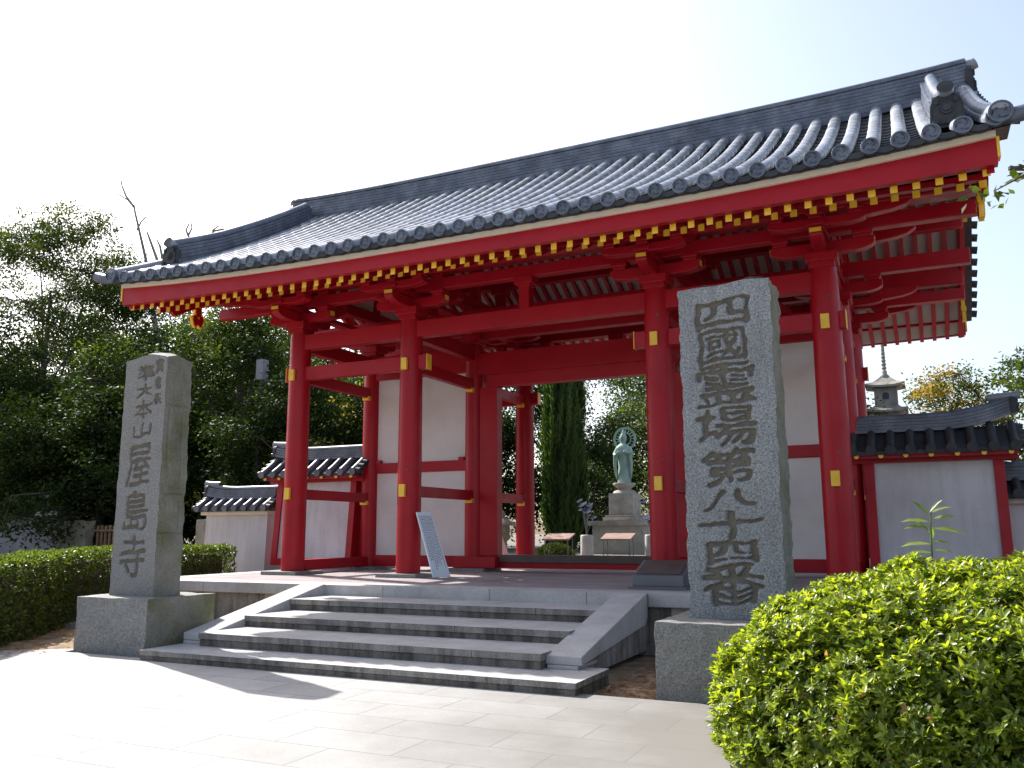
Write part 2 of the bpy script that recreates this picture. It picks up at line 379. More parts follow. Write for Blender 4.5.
# bracket sets
def arm_profile(h0, h1, L, n=7):
    """arm along one axis with rounded lower ends"""
    p = [(-L, h1), (-L, h0+(h1-h0)*.55)]
    for k in range(1, n): t = k/n*math.pi/2; p.append((-L+.30*(1-math.cos(t)), h0+(h1-h0)*.55*(1-math.sin(t))))
    p += [(-x_, z_) for x_, z_ in p[::-1]]
    return p
def bracket(x, y, j, i):
    b = MB(); w_ = .085
    b.prism([(x+p, q) for p, q in arm_profile(4.40, 4.57, .68)], 'y', y-w_, y+w_)
    sy = {0: -1, 1: 0, 2: 1}[j]
    def masu(bx, by, z0=4.57, z1=4.67, h=.125):
        b.box(bx-h, bx+h, by-h, by+h, z0+.045, z1); b.box(bx-h*.8, bx+h*.8, by-h*.8, by+h*.8, z0, z0+.045)
    for dx in (-.54, .54): masu(x+dx, y)
    if sy:
        b.prism([(y+p, q) for p, q in arm_profile(4.39, 4.565, .74)], 'x', x-w_+.005, x+w_-.005)
        for s in (-1, 1): masu(x, y+s*.60)
        for s in (-1, 1):   # arms one step out, carrying the eave purlin
            yy = y+s*.60
            b.prism([(x+p, q) for p, q in arm_profile(4.60, 4.72, .62)], 'y', yy-w_, yy+w_)
            for dx in (-.5, 0, .5): masu(x+dx, yy, 4.72, 4.80, .11)
        if i in (0, 3):     # outward noses under the verge
            sx = -1 if i == 0 else 1
            for yy in (y, y-.60, y+.60):
                pr_ = [(x+sx*.4, 4.63), (x+sx*.4, 4.85), (x+sx*1.2, 4.85), (x+sx*1.2, 4.80), (x+sx*1.1, 4.73), (x+sx*.95, 4.69), (x+sx*.75, 4.67)]
                b.prism([(p, q+.005) for p, q in pr_], 'y', yy-.075, yy+.075)
    else:
        b.prism([(y+p, q) for p, q in arm_profile(4.39, 4.565, .7)], 'x', x-w_+.005, x+w_-.005)
        for s in (-1, 1): masu(x, y+s*.55)
    o = b.build('bracket_set', 'red', gate, .008)
    if sy:
        for dx in (-.54, 0, .54):
            t = MB(); h = .12
            t.box(x+dx-h, x+dx+h, y-h, y+h, 4.895, 4.957); t.box(x+dx-h*.8, x+dx+h*.8, y-h*.8, y+h*.8, 4.855, 4.895); t.build('bearing_block', 'red', gate, .006)
    if sy:
        t = MB(); yy = y+sy*.741
        t.box(x-.075, x+.075, min(yy, yy+sy*.006), max(yy, yy+sy*.006), 4.51, 4.566); t.build('gold_cap', 'gold', o)
        for sx in (-1, 1):
            t = MB(); xx = x+sx*.681
            t.box(min(xx, xx+sx*.006), max(xx, xx+sx*.006), y-.06, y+.06, 4.485, 4.568); t.build('gold_cap', 'gold', o)
for i, x in enumerate(XC):
    for j, y in enumerate((0, D_, Y2)): bracket(x, y, j, i)
# tie beams
def beam(x0, x1, y0, y1, z0, z1, name='tie_beam', bev=.012):
    b = MB(); b.box(x0, x1, y0, y1, z0, z1); return b.build(name, 'red', gate, bev)
for y in (0, Y2):
    for k in range(3): beam(XC[k]+.15, XC[k+1]-.15, y-.10, y+.10, 3.89, 4.16)
    for k, (xa, xb) in enumerate(((-.25, S_+.34), (S_+C_-.34, LX+.25))):
        o = beam(xa, xb, y-.065, y+.065, 3.34, 3.58)
        for xx, s in ((xa, -1), (xb, 1)):
            t = MB(); t.box(min(xx, xx+s*.012), max(xx, xx+s*.012), y-.075, y+.075, 3.33, 3.59); t.build('gold_cap', 'gold', o)
for x in XC:
    beam(x-.085, x+.085, .15, Y2-.15, 3.89, 4.15)
    beam(x-.065, x+.065, -.20, Y2+.20, 3.32, 3.52)
    beam(x-.065, x+.065, -.20, Y2+.20, 1.23, 1.41)
    for y in (D_-.20, D_+.20, Y2-.20):
        for z in (3.30, 1.21):
            t = MB(); s = -1 if y < D_ or y > 3 else 1
            t.box(x-.075, x+.075, y-.05, y+.05, z-.03, z+.05); t.build('beam_shoe', 'gold', gate, .004)
for x in (0, LX): beam(x-.09, x+.09, .15, Y2-.15, 0, .18, 'ground_sill')
# middle row: wall panels, rails, doorway
DP0, DP1 = S_+.30, S_+C_-.30
for xa, xb in ((XC[0], XC[1]), (XC[2], XC[3])):
    b = MB(); b.box(xa+.1, xb-.1, D_-.03, D_+.03, .15, 3.7); b.build('wall_panel', 'plaster', gate)
    beam(xa+.1, xb-.1, D_-.09, D_+.09, 0, .21, 'ground_sill')
    beam(xa+.1, xb-.1, D_-.075, D_+.075, 1.80, 2.0, 'rail')
    beam(xa+.1, xb-.1, D_-.10, D_+.10, 3.68, 4.16)
    for zz in (1.80, 2.0):
        b = MB(); b.box(xa+.19, xa+.30, D_-.1, D_+.1, 2.0, 2.06); b.box(xb-.30, xb-.19, D_-.1, D_+.1, 2.0, 2.06)
    b.build('rail_wedge', 'red', gate)
beam(XC[1]+.1, XC[2]-.1, D_-.13, D_+.13, 3.60, 4.02)
beam(XC[1]+.1, XC[2]-.1, D_-.10, D_+.10, 4.30, 4.60)
beam(DP0, DP1, D_-.11, D_+.11, 3.36, 3.595, 'door_lintel')
for xa, xb in ((XC[1]+.16, DP0+.23), (DP1-.23, XC[2]-.16)):
    beam(xa, xb, D_-.115, D_+.115, .21, 3.358, 'door_post')
    beam(xa-.45 if xa < MX else xa-.05, xb+.05 if xa < MX else xb+.45, D_-.30, D_+.30, 0, .205, 'post_plinth')
b = MB(); b.box(DP0+.28, DP1-.28, D_-.09, D_+.09, .0, .095, 1); b.box(DP0+.28, DP1-.28, D_-.12, D_+.12, .10, .235, 0)
b.build('threshold', ['wood_dark', 'red'], gate, .008)
# longitudinal purlins and wall plates
xa, xb = -1.93, LX+1.93
for y, z0, z1, wd in ((0, 4.67, 4.86, .085), (Y2, 4.67, 4.86, .085), (-.60, 4.80, 4.945, .085), (Y2+.60, 4.80, 4.945, .085), (0, 4.955, 5.265, .10), (Y2, 4.955, 5.265, .10),
                      (1.15, 5.62, 5.88, .09), (Y2-1.15, 5.62, 5.88, .09), (D_, 6.18, 6.47, .11), (D_, 4.67, 4.9, .09)):
    beam(xa, xb, y-wd, y+wd, z0, z1, 'purlin')
for x in XC:
    beam(x-.11, x+.11, -.5, Y2+.5, 4.58, 4.66, 'cross_beam')
    b = MB(); L_ = Y2+1.1
    top = [(-.55+L_*k/12, 4.88+.22*math.sin(math.pi*k/12)) for k in range(13)]
    b.strip([(p, q-.2) for p, q in top], top, 'x', x-.10, x+.10); b.build('rainbow_beam', 'red', gate)
    for yy, z0, z1 in ((1.15, 5.0, 5.62), (D_, 5.05, 6.18), (Y2-1.15, 5.0, 5.62)):
        b = MB(); b.box(x-.09, x+.09, yy-.09, yy+.09, z0, z1-.12); b.box(x-.16, x+.16, yy-.15, yy+.15, z1-.12, z1); b.build('strut', 'red', gate, .008)
for y in (0, Y2):
    b = MB(); b.box(MX-.09, MX+.09, y-.085, y+.085, 4.16, 4.52); b.box(MX-.16, MX+.16, y-.13, y+.13, 4.56, 4.67); b.box(MX-.12, MX+.12, y-.1, y+.1, 4.52, 4.56)
    b.build('strut', 'red', gate, .006)
# frog-leg ornaments over the middle row
for x in (1.2, 7.8):
    b = MB()
    pr_ = [(x-.5, 4.17), (x-.46, 4.25), (x-.30, 4.32), (x-.16, 4.50), (x-.14, 4.6), (x+.14, 4.6), (x+.16, 4.50), (x+.30, 4.32), (x+.46, 4.25), (x+.5, 4.17), (x+.2, 4.17), (x+.08, 4.34), (x-.08, 4.34), (x-.2, 4.17)]
    b.strip([pr_[0], pr_[13], pr_[12], pr_[11], pr_[10], pr_[9]], [pr_[1], pr_[3], pr_[4], pr_[5], pr_[6], pr_[8]], 'y', D_-.08, D_+.08)
    b.build('frog_leg_strut', 'red', gate)
# gable walls
def soff(y):    # underside of the base rafters, front slope mirrored to the rear
    yy = y if y <= D_ else Y2-y
    return 4.95+.53*(yy+.62)
for x in (0, LX):
    b = MB(); ys_ = [-.45, .3, 1.15, D_, Y2-1.15, Y2-.3, Y2+.45]
    b.strip([(y, 4.9) for y in ys_], [(y, soff(y)+.02) for y in ys_], 'x', x-.03, x+.03); b.build('gable_wall', 'plaster', gate)

# rafters
PIT_R = .2285; NR = 57
rx = [xa+.03+k*PIT_R for k in range(NR)]
fly0 = lambda x: 4.318+rise(x)*.50
raf_rear_b = MB(); raf_rear_f = MB()
def base_poly(m):
    p = [(-1.55, soff(-1.55)), (D_, soff(D_)), (D_, soff(D_)+.1), (-1.55, soff(-1.55)+.1)]
    return p if not m else [(Y2-y, z) for y, z in p][::-1]
def fly_poly(x, m):
    z = fly0(x); p = [(-2.10, z), (-1.0, z+.50), (-1.0, z+.59), (-2.10, z+.095)]
    return p if not m else [(Y2-y, zz) for y, zz in p][::-1]
for x in rx:
    b = MB(); b.prism(base_poly(False), 'x', x-.036, x+.036); o = b.build('base_rafter', 'red', gate)
    t = MB(); t.box(x-.040, x+.040, -1.562, -1.551, soff(-1.55)+.006, soff(-1.55)+.096); t.build('gold_cap', 'gold', o)
    b = MB(); b.prism(fly_poly(x, False), 'x', x-.034, x+.034); o = b.build('flying_rafter', 'red', gate)
    t = MB(); t.box(x-.038, x+.038, -2.112, -2.101, fly0(x)-.004, fly0(x)+.099); t.build('gold_cap', 'gold', o)
    raf_rear_b.prism(base_poly(True), 'x', x-.036, x+.036)
    raf_rear_f.prism(fly_poly(x, True), 'x', x-.034, x+.034)
struct(raf_rear_b.build('rear_base_rafters', 'red', gate), 'stuff')
struct(raf_rear_f.build('rear_flying_rafters', 'red', gate), 'stuff')
# soffit boards above the rafters, eave battens
for m in (False, True):
    f = (lambda y: y) if not m else (lambda y: Y2-y)
    b = MB()
    b.prism([(f(-1.50), soff(-1.50)+.104), (f(D_), soff(D_)+.104), (f(D_), soff(D_)+.124), (f(-1.50), soff(-1.50)+.124)], 'x', xa, xb)
    nx = 26; X = [xa+(xb-xa)*k/nx for k in range(nx+1)]
    for k in range(nx):
        za, zb = fly0(X[k]), fly0(X[k+1])
        vs = [(X[k], f(-2.12), za+.088), (X[k+1], f(-2.12), zb+.088), (X[k+1], f(-1.3), zb+.46), (X[k], f(-1.3), za+.46)]
        vs += [(p, q, r+.02) for p, q, r in vs]
        b.add(vs, [(0, 1, 2, 3), (7, 6, 5, 4), (0, 4, 5, 1), (1, 5, 6, 2), (2, 6, 7, 3), (3, 7, 4, 0)])
    b.build('soffit', 'soffit', gate)
    ya_, yb_ = sorted((f(-1.54), f(-1.44)))
    b = MB(); b.box(xa, xb, ya_, yb_, soff(-1.5)+.09, soff(-1.5)+.16); b.build('eave_batten', 'red', gate)
    # fascia and cream strip, curving up towards the ends
    b = MB(); c = MB(); nx = 40
    fx0, fx1 = -2.0, LX+2.0
    X = [fx0+(fx1-fx0)*k/nx for k in range(nx+1)]
    for k in range(nx):
        r0, r1 = rise(X[k]), rise(X[k+1])
        for bb, q0, q1, ya0, yb0 in ((b, 4.395, 4.59, -2.24, -2.13), (c, 4.592, 4.675, -2.285, -2.0)):
            y0_, y1_ = sorted((f(ya0), f(yb0)))
            m0, m1 = (r0*.42, r1*.42) if bb is b else (r0, r1)
            vs = [(X[k], y0_, q0+m0), (X[k+1], y0_, q0+m1), (X[k+1], y1_, q0+m1), (X[k], y1_, q0+m0), (X[k], y0_, q1+r0), (X[k+1], y0_, q1+r1), (X[k+1], y1_, q1+r1), (X[k], y1_, q1+r0)]
            fs = [(0, 3, 2, 1), (4, 5, 6, 7), (0, 1, 5, 4), (2, 3, 7, 6)]
            if k == 0: fs.append((3, 0, 4, 7))
            if k == nx-1: fs.append((1, 2, 6, 5))
            bb.add(vs, fs)
    fa = b.build('fascia', 'red', gate); c.build('cream_strip', 'cream', gate)
    for xx, s in ((fx0, -1), (fx1, 1)):
        y0_, y1_ = sorted((f(-2.255), f(-2.11)))
        t = MB(); t.box(min(xx, xx+s*.03), max(xx, xx+s*.03), y0_, y1_, 4.37+rise(xx), 4.60+rise(xx)); t.build('gold_cap', 'gold', fa, .004)

# roof tiles ------------------------------------------------------------
YE, ZE = -2.42, 4.715
def zt(y, x):
    yy = y if y <= D_ else Y2-y
    t = yy-YE; q = max(0, 1-t/4.6)
    return ZE+.47*t+.0235*t*t+rise(x)*q
TP = .3033; NT = 44
tx = [-2.045+k*TP for k in range(NT)]
SEG = 15; YT = 2.16
roof = None
b = MB()
sx0, sx1 = -2.14, LX+2.14
for m in (False, True):
    f = (lambda y: y) if not m else (lambda y: Y2-y)
    # pan tiles: concave across, stepped along the slope
    V = []; F = []; cols_x = []; dz = []
    for k in range(NT-1):
        for u_, dd in ((.0, .015), (.25, -.022), (.5, -.034), (.75, -.022)): cols_x.append(tx[k]+u_*TP); dz.append(dd)
    cols_x = [sx0]+cols_x+[tx[-1], sx1]; dz = [.01]+dz+[.015, .01]
    rows = []
    for s in range(SEG):
        ya = YE+.0+(YT-YE)*s/SEG; yb = YE+(YT-YE)*(s+1)/SEG
        rows += [(ya, .022), (yb-.001, .0)]
    base = len(V)
    rows = [(YE, -.035)]+rows
    for (y, st_) in rows:
        for xx, dd in zip(cols_x, dz): V.append((xx, f(y), zt(y, xx)+dd+st_-.045))
    nc = len(cols_x)
    for r_ in range(len(rows)-1):
        for c_ in range(nc-1):
            q = (r_*nc+c_, r_*nc+c_+1, (r_+1)*nc+c_+1, (r_+1)*nc+c_); F.append(q if not m else q[::-1])
    b.add(V, F, 1)
    # closed underside
    V = []; F = []
    for y in (YE, -1.2, 0, 1.2, YT):
        for xx in (sx0, sx0+1.5, sx0+3, MX, sx1-3, sx1-1.5, sx1): V.append((xx, f(y), zt(y, xx)-.10))
    for r_ in range(4):
        for c_ in range(6): F.append((r_*7+c_, (r_+1)*7+c_, (r_+1)*7+c_+1, r_*7+c_+1))
    b.add(V, F, 1)
    # round cover tiles in rows, each lapping the one below
    NA = 8; rr = .092
    for k, xx in enumerate(tx):
        V = []; rws = []
        jit = [random.uniform(-.004, .004) for _ in range(SEG+1)]
        for s in range(SEG):
            ya = YE-.02+(YT-YE)*s/SEG; yb = YE-.02+(YT-YE)*(s+1)/SEG
            rws += [(ya, rr*1.0+jit[s]*.2, jit[s]*.6), (yb-.012, rr*.975, jit[s]*.6), (yb-.010, rr*.93, jit[s]*.6)]
        for (y, r_, jx) in rws:
            for a in range(NA+1):
                t = math.pi*(a/NA*1.16-.08); V.append((xx+jx-r_*math.cos(t), f(y)+0, zt(y, xx)+.01+r_*math.sin(t)))
        F = []
        for i in range(len(rws)-1):
            for a in range(NA):
                q = (i*(NA+1)+a, i*(NA+1)+a+1, (i+1)*(NA+1)+a+1, (i+1)*(NA+1)+a); F.append(q[::-1] if not m else q)
        b.add(V, F, 0, True)
        tone_ = [random.choices((0, 2, 3), (.58, .2, .22))[0] for _ in range(SEG)]
        b.m[-len(F):] = [tone_[min(SEG-1, q//NA//3)] for q in range(len(F))]
roof = b.build('roof', ['tile', 'tile_dark', 'tile_light', 'tile_worn'], gate)
# eave end tiles with rim and boss
def end_tile(xx, y, z, r_, sgn, parent, name='eave_end_tile', ax='y'):
    t = MB()
    def P(a, rad, dep):
        if ax == 'y': return (xx+rad*math.cos(a), y+sgn*dep, z+rad*math.sin(a))
        return (xx+sgn*dep, y+rad*math.cos(a), z+rad*math.sin(a))
    nn = 18; prof = [(r_, -.05), (r_, .012), (r_*.97, .018), (r_*.80, .018), (r_*.77, .002), (r_*.30, .002), (r_*.2, .008), (0.001, .010)]
    vs = [P(2*math.pi*k/nn, rd, dp) for rd, dp in prof for k in range(nn)]
    fs = [(i*nn+k, i*nn+(k+1) % nn, (i+1)*nn+(k+1) % nn, (i+1)*nn+k) for i in range(len(prof)-1) for k in range(nn)]
    t.add(vs, fs, 0)
    for q in range(3):   # three commas
        a0 = q*2*math.pi/3
        ring = [P(a0+k*.17, r_*(.30+.06*k), .012) for k in range(9)]+[P(a0+k*.17, r_*(.30+.045*k)+r_*.16*(1-k/9), .012) for k in range(8, -1, -1)]
        t.add(ring, [tuple(range(18))], 1)
    return t.build(name, ['tile_mid', 'tile_dark'], parent)
for xx in tx:
    end_tile(xx, YE-.035, zt(YE, xx)+.012, .098, -1, roof)
# eave pan-tile fronts (rear ends stay inside the roof mesh)
for k in range(NT-1):
    xm = tx[k]+TP/2; zz = zt(YE, xm); b = MB()
    n5 = 6
    lo = [(tx[k]+.06+(TP-.12)*q/n5, zz-.095+.022*((q/n5-.5)*2)**2) for q in range(n5+1)]
    hi = [(p, zz-.028+.022*((q/n5-.5)*2)**2) for q, (p, _) in enumerate(lo)]
    b.strip(lo, hi, 'y', YE-.03, YE+.05)
    b.build('eave_pan_tile', 'tile_dark', roof)
b = MB()
nx = 40; X = [sx0+(sx1-sx0)*k/nx for k in range(nx+1)]
for k in range(nx):
    r0, r1 = rise(X[k]), rise(X[k+1])
    vs = [(X[k], -2.36, 4.677+r0-.02), (X[k+1], -2.36, 4.677+r1-.02), (X[k+1], -1.9, 4.68+r1), (X[k], -1.9, 4.68+r0)]
    ZT0, ZT1 = zt(YE, X[k])-.03, zt(YE, X[k+1])-.03
    vs += [(X[k], -2.36, 4.70+r0), (X[k+1], -2.36, 4.70+r1), (X[k+1], -1.9, 4.86+r1), (X[k], -1.9, 4.86+r0)]
    b.add(vs, [(0, 3, 2, 1), (0, 1, 5, 4), (4, 5, 6, 7)])
b.build('tile_bedding', 'wood_dark', roof)

# main ridge: stacked flat tiles, round cap, end tiles
def ridge_stack(name, path, widths, hts, parent, capr, lift=lambda t: 0):
    """path: list of (x,y,z) of the ridge foot; layers stacked upwards"""
    P = [Vector(p) for p in path]; t = MB()
    n_ = len(P)
    for a in range(n_-1):
        d = (P[a+1]-P[a]); dh = Vector((d.x, d.y, 0)).normalized(); s = Vector((-dh.y, dh.x, 0))
        z = 0
        for w_, h in zip(widths, hts):
            z0a, z1a = z+lift(a/(n_-1)), z+h*.86+lift(a/(n_-1)); z0b, z1b = z+lift((a+1)/(n_-1)), z+h*.86+lift((a+1)/(n_-1))
            q = w_/2*random.uniform(.985, 1.015)
            g_ = .0
            vs = [P[a]-s*q+Vector((0, 0, z0a)), P[a+1]-s*q+Vector((0, 0, z0b)), P[a+1]+s*q+Vector((0, 0, z0b)), P[a]+s*q+Vector((0, 0, z0a)),
                  P[a]-s*q+Vector((0, 0, z1a)), P[a+1]-s*q+Vector((0, 0, z1b)), P[a+1]+s*q+Vector((0, 0, z1b)), P[a]+s*q+Vector((0, 0, z1a))]
            fs = [(0, 3, 2, 1), (4, 5, 6, 7), (0, 1, 5, 4), (2, 3, 7, 6), (1, 2, 6, 5), (3, 0, 4, 7)]
            t.add(vs, fs, 0)
            q2 = q-.02      # recessed mortar line between courses
            vs2 = [v.copy() for v in vs]
            for i_, base_ in ((0, P[a]), (1, P[a+1]), (2, P[a+1]), (3, P[a]), (4, P[a]), (5, P[a+1]), (6, P[a+1]), (7, P[a])):
                sg = -1 if i_ in (0, 1, 4, 5) else 1
                zz = vs2[i_].z; vs2[i_] = base_+s*q2*sg; vs2[i_].z = zz
                if i_ >= 4: vs2[i_].z += h*.14
            t.add(vs2, [(0, 1, 5, 4), (2, 3, 7, 6)], 1)
            z += h
    zt_ = sum(hts)
    t.tube([p+Vector((0, 0, zt_+capr*.35+lift(i/(n_-1)))) for i, p in enumerate(P)], capr, 12, 0)
    return t.build(name, ['tile_mid', 'tile_dark'], parent)
NRD = 34
rpath = [(-2.12+(LX+4.24)*k/NRD, D_, 7.22) for k in range(NRD+1)]
lift_r = lambda t: .10*abs(2*t-1)**4
ridge = ridge_stack('main_ridge', rpath, [.46, .43, .41, .40, .39, .38, .37, .36, .40], [.075]*3+[.062]*5+[.05], roof, .085, lift_r)
def oni(x, y, z, dirv, w_, h, parent, horn=True, hr=.09, name='ridge_end_tile', thick=.10):
    """arched end plate facing dirv (unit vector, horizontal), with a face-like relief boss and a round horn above"""
    d = Vector(dirv); s = Vector((-d.y, d.x, 0)); t = MB(); base = Vector((x, y, z))
    out = [(-w_/2*1.12, 0), (w_/2*1.12, 0), (w_/2*1.0, h*.25), (w_/2*.98, h*.55)]
    out += [(w_/2*.98*math.cos(a), h*.55+h*.45*math.sin(a)) for a in [math.pi*k/10 for k in range(1, 10)]]
    out += [(-w_/2*.98, h*.55), (-w_/2*1.0, h*.25)]
    def put(poly, d0, d1, mi):
        n_ = len(poly); vs = [base+s*p+Vector((0, 0, q))+d*d0 for p, q in poly]+[base+s*p+Vector((0, 0, q))+d*d1 for p, q in poly]
        t.add(vs, [tuple(range(n_)), tuple(range(n_, 2*n_))]+[(i, (i+1) % n_, n_+(i+1) % n_, n_+i) for i in range(n_)], mi)
    put(out, -thick, 0, 1)
    cx, cz = 0, h*.5
    put([(cx+(p-cx)*.80, cz+(q-cz)*.80) for p, q in out], 0, .018, 1)
    put([(w_*.20*math.cos(a), h*.52+w_*.20*math.sin(a)) for a in [2*math.pi*k/16 for k in range(16)]], .018, .04, 1)
    put([(w_*.12*math.cos(a), h*.52+w_*.12*math.sin(a)) for a in [2*math.pi*k/12 for k in range(12)]], .04, .06, 1)
    for sx in (-1, 1):
        put([(sx*(w_*.34)+w_*.10*math.cos(a), h*.20+h*.10*math.sin(a)) for a in [2*math.pi*k/10 for k in range(10)]], .0, .05, 1)
        put([(sx*(w_*.27)+w_*.06*math.cos(a), h*.74+h*.09*math.sin(a)) for a in [2*math.pi*k/10 for k in range(10)]], .018, .04, 1)
    o = t.build(name, ['tile', 'tile_dark'], parent)
    if horn:
        p0 = base+Vector((0, 0, h*.98))-d*.35; p1 = base+Vector((0, 0, h*1.03))-d*.05; p2 = base+Vector((0, 0, h*1.05))+d*.03; p3 = base+Vector((0, 0, h*1.08))+d*.07
        q = MB(); q.tube([p0, p1, p2, p3], [hr*.9, hr*.95, hr, hr*1.04], 14, 0, capmi=1)
        q.build('ridge_horn', ['tile', 'tile_dark'], o)
    return o
for x, s in ((-2.17, -1), (LX+2.17, 1)):
    oni(x+s*.02, D_, 7.22, (s, 0, 0), .50, .64, roof)
    # shoulder tiles left and right of the end plate
    b = MB()
    for sy in (-1, 1): b.box(x-.10, x+.03, D_+sy*.42-.18, D_+sy*.42+.18, 6.95, 7.16)
    b.build('ridge_shoulder', 'tile', roof, .03)
# descending ridges near both gable ends, front and rear
for xk in (-1.60, LX+1.60):
    for m in (False, True):
        f = (lambda y: y) if not m else (lambda y: Y2-y)
        n_ = 16; pts = []
        for k in range(n_+1):
            y = 1.95-(1.95+1.62)*k/n_
            pts.append((xk, f(y), zt(y, xk)+.03))
        kr = ridge_stack('descending_ridge', pts, [.36, .31, .29, .29, .30], [.09, .07, .065, .065, .05], roof, .082, lambda t: .05*max(0, t-.7)/.3)
        oni(xk, f(-1.66), zt(-1.66, xk)+.02, (0, -1 if not m else 1, 0), .36, .43, roof, hr=.088)
# verge rolls, sideways tiles and their ends
for s, xe in ((-1, -2.045), (1, LX+2.045)):
    for m in (False, True):
        f = (lambda y: y) if not m else (lambda y: Y2-y)
        b = MB(); pts = []
        for k in range(18):
            y = YE-.03+(2.1-YE)*k/17; pts.append((xe+s*.0, f(y), zt(y, xe)+.055))
        b.tube(pts, .112, 14); b.build('verge_roll', 'tile', roof)
        if not m: end_tile(xe, YE-.05, zt(YE, xe)+.055, .122, -1, roof, 'verge_end_tile')
        for k in range(16):
            y = YE+.10+k*.283; z = zt(y, xe); b = MB()
            b.tube([(xe+s*.02, f(y), z+.0), (xe+s*.19, f(y), z-.03)], [.066, .07], 12); b.build('verge_tile', 'tile_dark', roof)
        z = zt(YE, xe)+.02; t = MB()
        if not m: t.tube([(xe, f(YE+.05), z), (xe+s*.22, f(YE+.03), z+.01), (xe+s*.42, f(YE+.01), z+.07)], [.085, .085, .08], 14); not m and t.build('corner_tile', ['tile_mid'], roof)
# barge boards with pendants
for s, xe in ((-1, -1.97), (1, LX+1.97)):
    xi, xo = sorted((xe, xe-s*.075))
    b = MB()
    for m in (False, True):
        f = (lambda y: y) if not m else (lambda y: Y2-y)
        ys_ = [-2.12+(D_+2.12)*k/14 for k in range(15)]
        lo = []
        for y in ys_:
            zb = (soff(y)-.16) if y > -1.3 else (fly0(xe)+.5*(y+2.1)+.02)
            lo.append((f(y), min(zb, zt(y, xe)-.16)))
        hi = [(f(y), zt(y, xe)-.09) for y in ys_]
        b.strip(lo, hi, 'x', xi, xo)
    bb = b.build('barge_board', 'red', gate)
    for yy, z0, z1 in ((-.62, 4.38, 4.80), (D_, 5.35, 6.40), (Y2+.62, 4.38, 4.80)):
        def heart(sc_):
            h = z1-z0; zc = (z0+z1)/2; o_ = []
            for k in range(28):
                a = 2*math.pi*k/28; r_ = .5+.10*math.cos(3*a+math.pi/2)+.05*math.cos(6*a)
                o_.append((yy+r_*.62*h*sc_*math.cos(a), zc+r_*h*sc_*.98*math.sin(a)))
            return o_
        t = MB(); t.prism(heart(1.0), 'x', xi-.006, xo-.02, 0); t.prism(heart(.84), 'x', xi-.012, xo-.014, 1)
        for a in range(5):
            t.box(xi-.018, xo-.008, yy-.16+a*.08-.02, yy-.16+a*.08+.02, (z0+z1)/2-.02+.06*(a % 2), (z0+z1)/2+.02+.06*(a % 2), 0)
        t.build('gable_pendant', ['gold', 'red'], bb)

# ------------------------------------------------------------------ inscribed stone pillars
def raster_text(items, x0, x1, z0, z1, res, seed, bold=.004, warp=.012):
    """ink coverage (rows from z0 up) of characters given as (char, centre x, centre z, width, height), drawn as with a brush"""
    NX = int((x1-x0)/res); NZ = int((z1-z0)/res); A = np.zeros((NZ, NX), bool)
    for ch, cx, cz, wd, h in items:
        cu = bpy.data.curves.new('glyph', 'FONT'); cu.body = ch; cu.size = 1; cu.resolution_u = 4
        o = bpy.data.objects.new('glyph', cu); COL.objects.link(o); bpy.context.view_layer.update()
        me = bpy.data.meshes.new_from_object(o.evaluated_get(bpy.context.evaluated_depsgraph_get()))
        COL.objects.unlink(o); bpy.data.objects.remove(o)
        me.calc_loop_triangles()
        V = np.array([v.co[:2] for v in me.vertices]); lo, hi = V.min(0), V.max(0)
        V = (V-(lo+hi)/2)/(hi-lo)*[wd, h]; V[:, 1] += .09*V[:, 0]; V += [cx, cz]
        G = (V-[x0, z0])/res
        for t in me.loop_triangles:
            p = G[list(t.vertices)]; l_ = np.maximum(np.floor(p.min(0)).astype(int), 0); u_ = np.minimum(np.ceil(p.max(0)).astype(int)+1, [NX, NZ])
            if (u_ <= l_).any(): continue
            X, Z = np.meshgrid(np.arange(l_[0], u_[0])+.5, np.arange(l_[1], u_[1])+.5)
            d = (p[1, 1]-p[2, 1])*(p[0, 0]-p[2, 0])+(p[2, 0]-p[1, 0])*(p[0, 1]-p[2, 1])
            if abs(d) < 1e-9: continue
            a_ = ((p[1, 1]-p[2, 1])*(X-p[2, 0])+(p[2, 0]-p[1, 0])*(Z-p[2, 1]))/d; b_ = ((p[2, 1]-p[0, 1])*(X-p[2, 0])+(p[0, 0]-p[2, 0])*(Z-p[2, 1]))/d
            A[l_[1]:u_[1], l_[0]:u_[0]] |= (a_ >= 0) & (b_ >= 0) & (a_+b_ <= 1)
        bpy.data.meshes.remove(me)
    def blur(M_, s_):
        k = np.exp(-.5*(np.arange(-int(3*s_)-1, int(3*s_)+2)/s_)**2); k /= k.sum()
        M_ = np.apply_along_axis(lambda r_: np.convolve(r_, k, 'same'), 0, M_); return np.apply_along_axis(lambda r_: np.convolve(r_, k, 'same'), 1, M_)
    r_ = np.random.default_rng(seed)
    def field(s_):
        f = blur(r_.normal(size=A.shape), s_); return f/f.std()
    wx = field(.045/res)*warp/res; wz = field(.045/res)*warp/res
    Zi, Xi = np.mgrid[0:NZ, 0:NX]
    A = A[np.clip((Zi+wz).astype(int), 0, NZ-1), np.clip((Xi+wx).astype(int), 0, NX-1)].astype(float)
    th = .34+field(.045/res)*.13            # strokes swell and thin
    B_ = blur(A, bold/res) > np.clip(th, .12, .55)
    return blur(B_.astype(float), .0055/res)
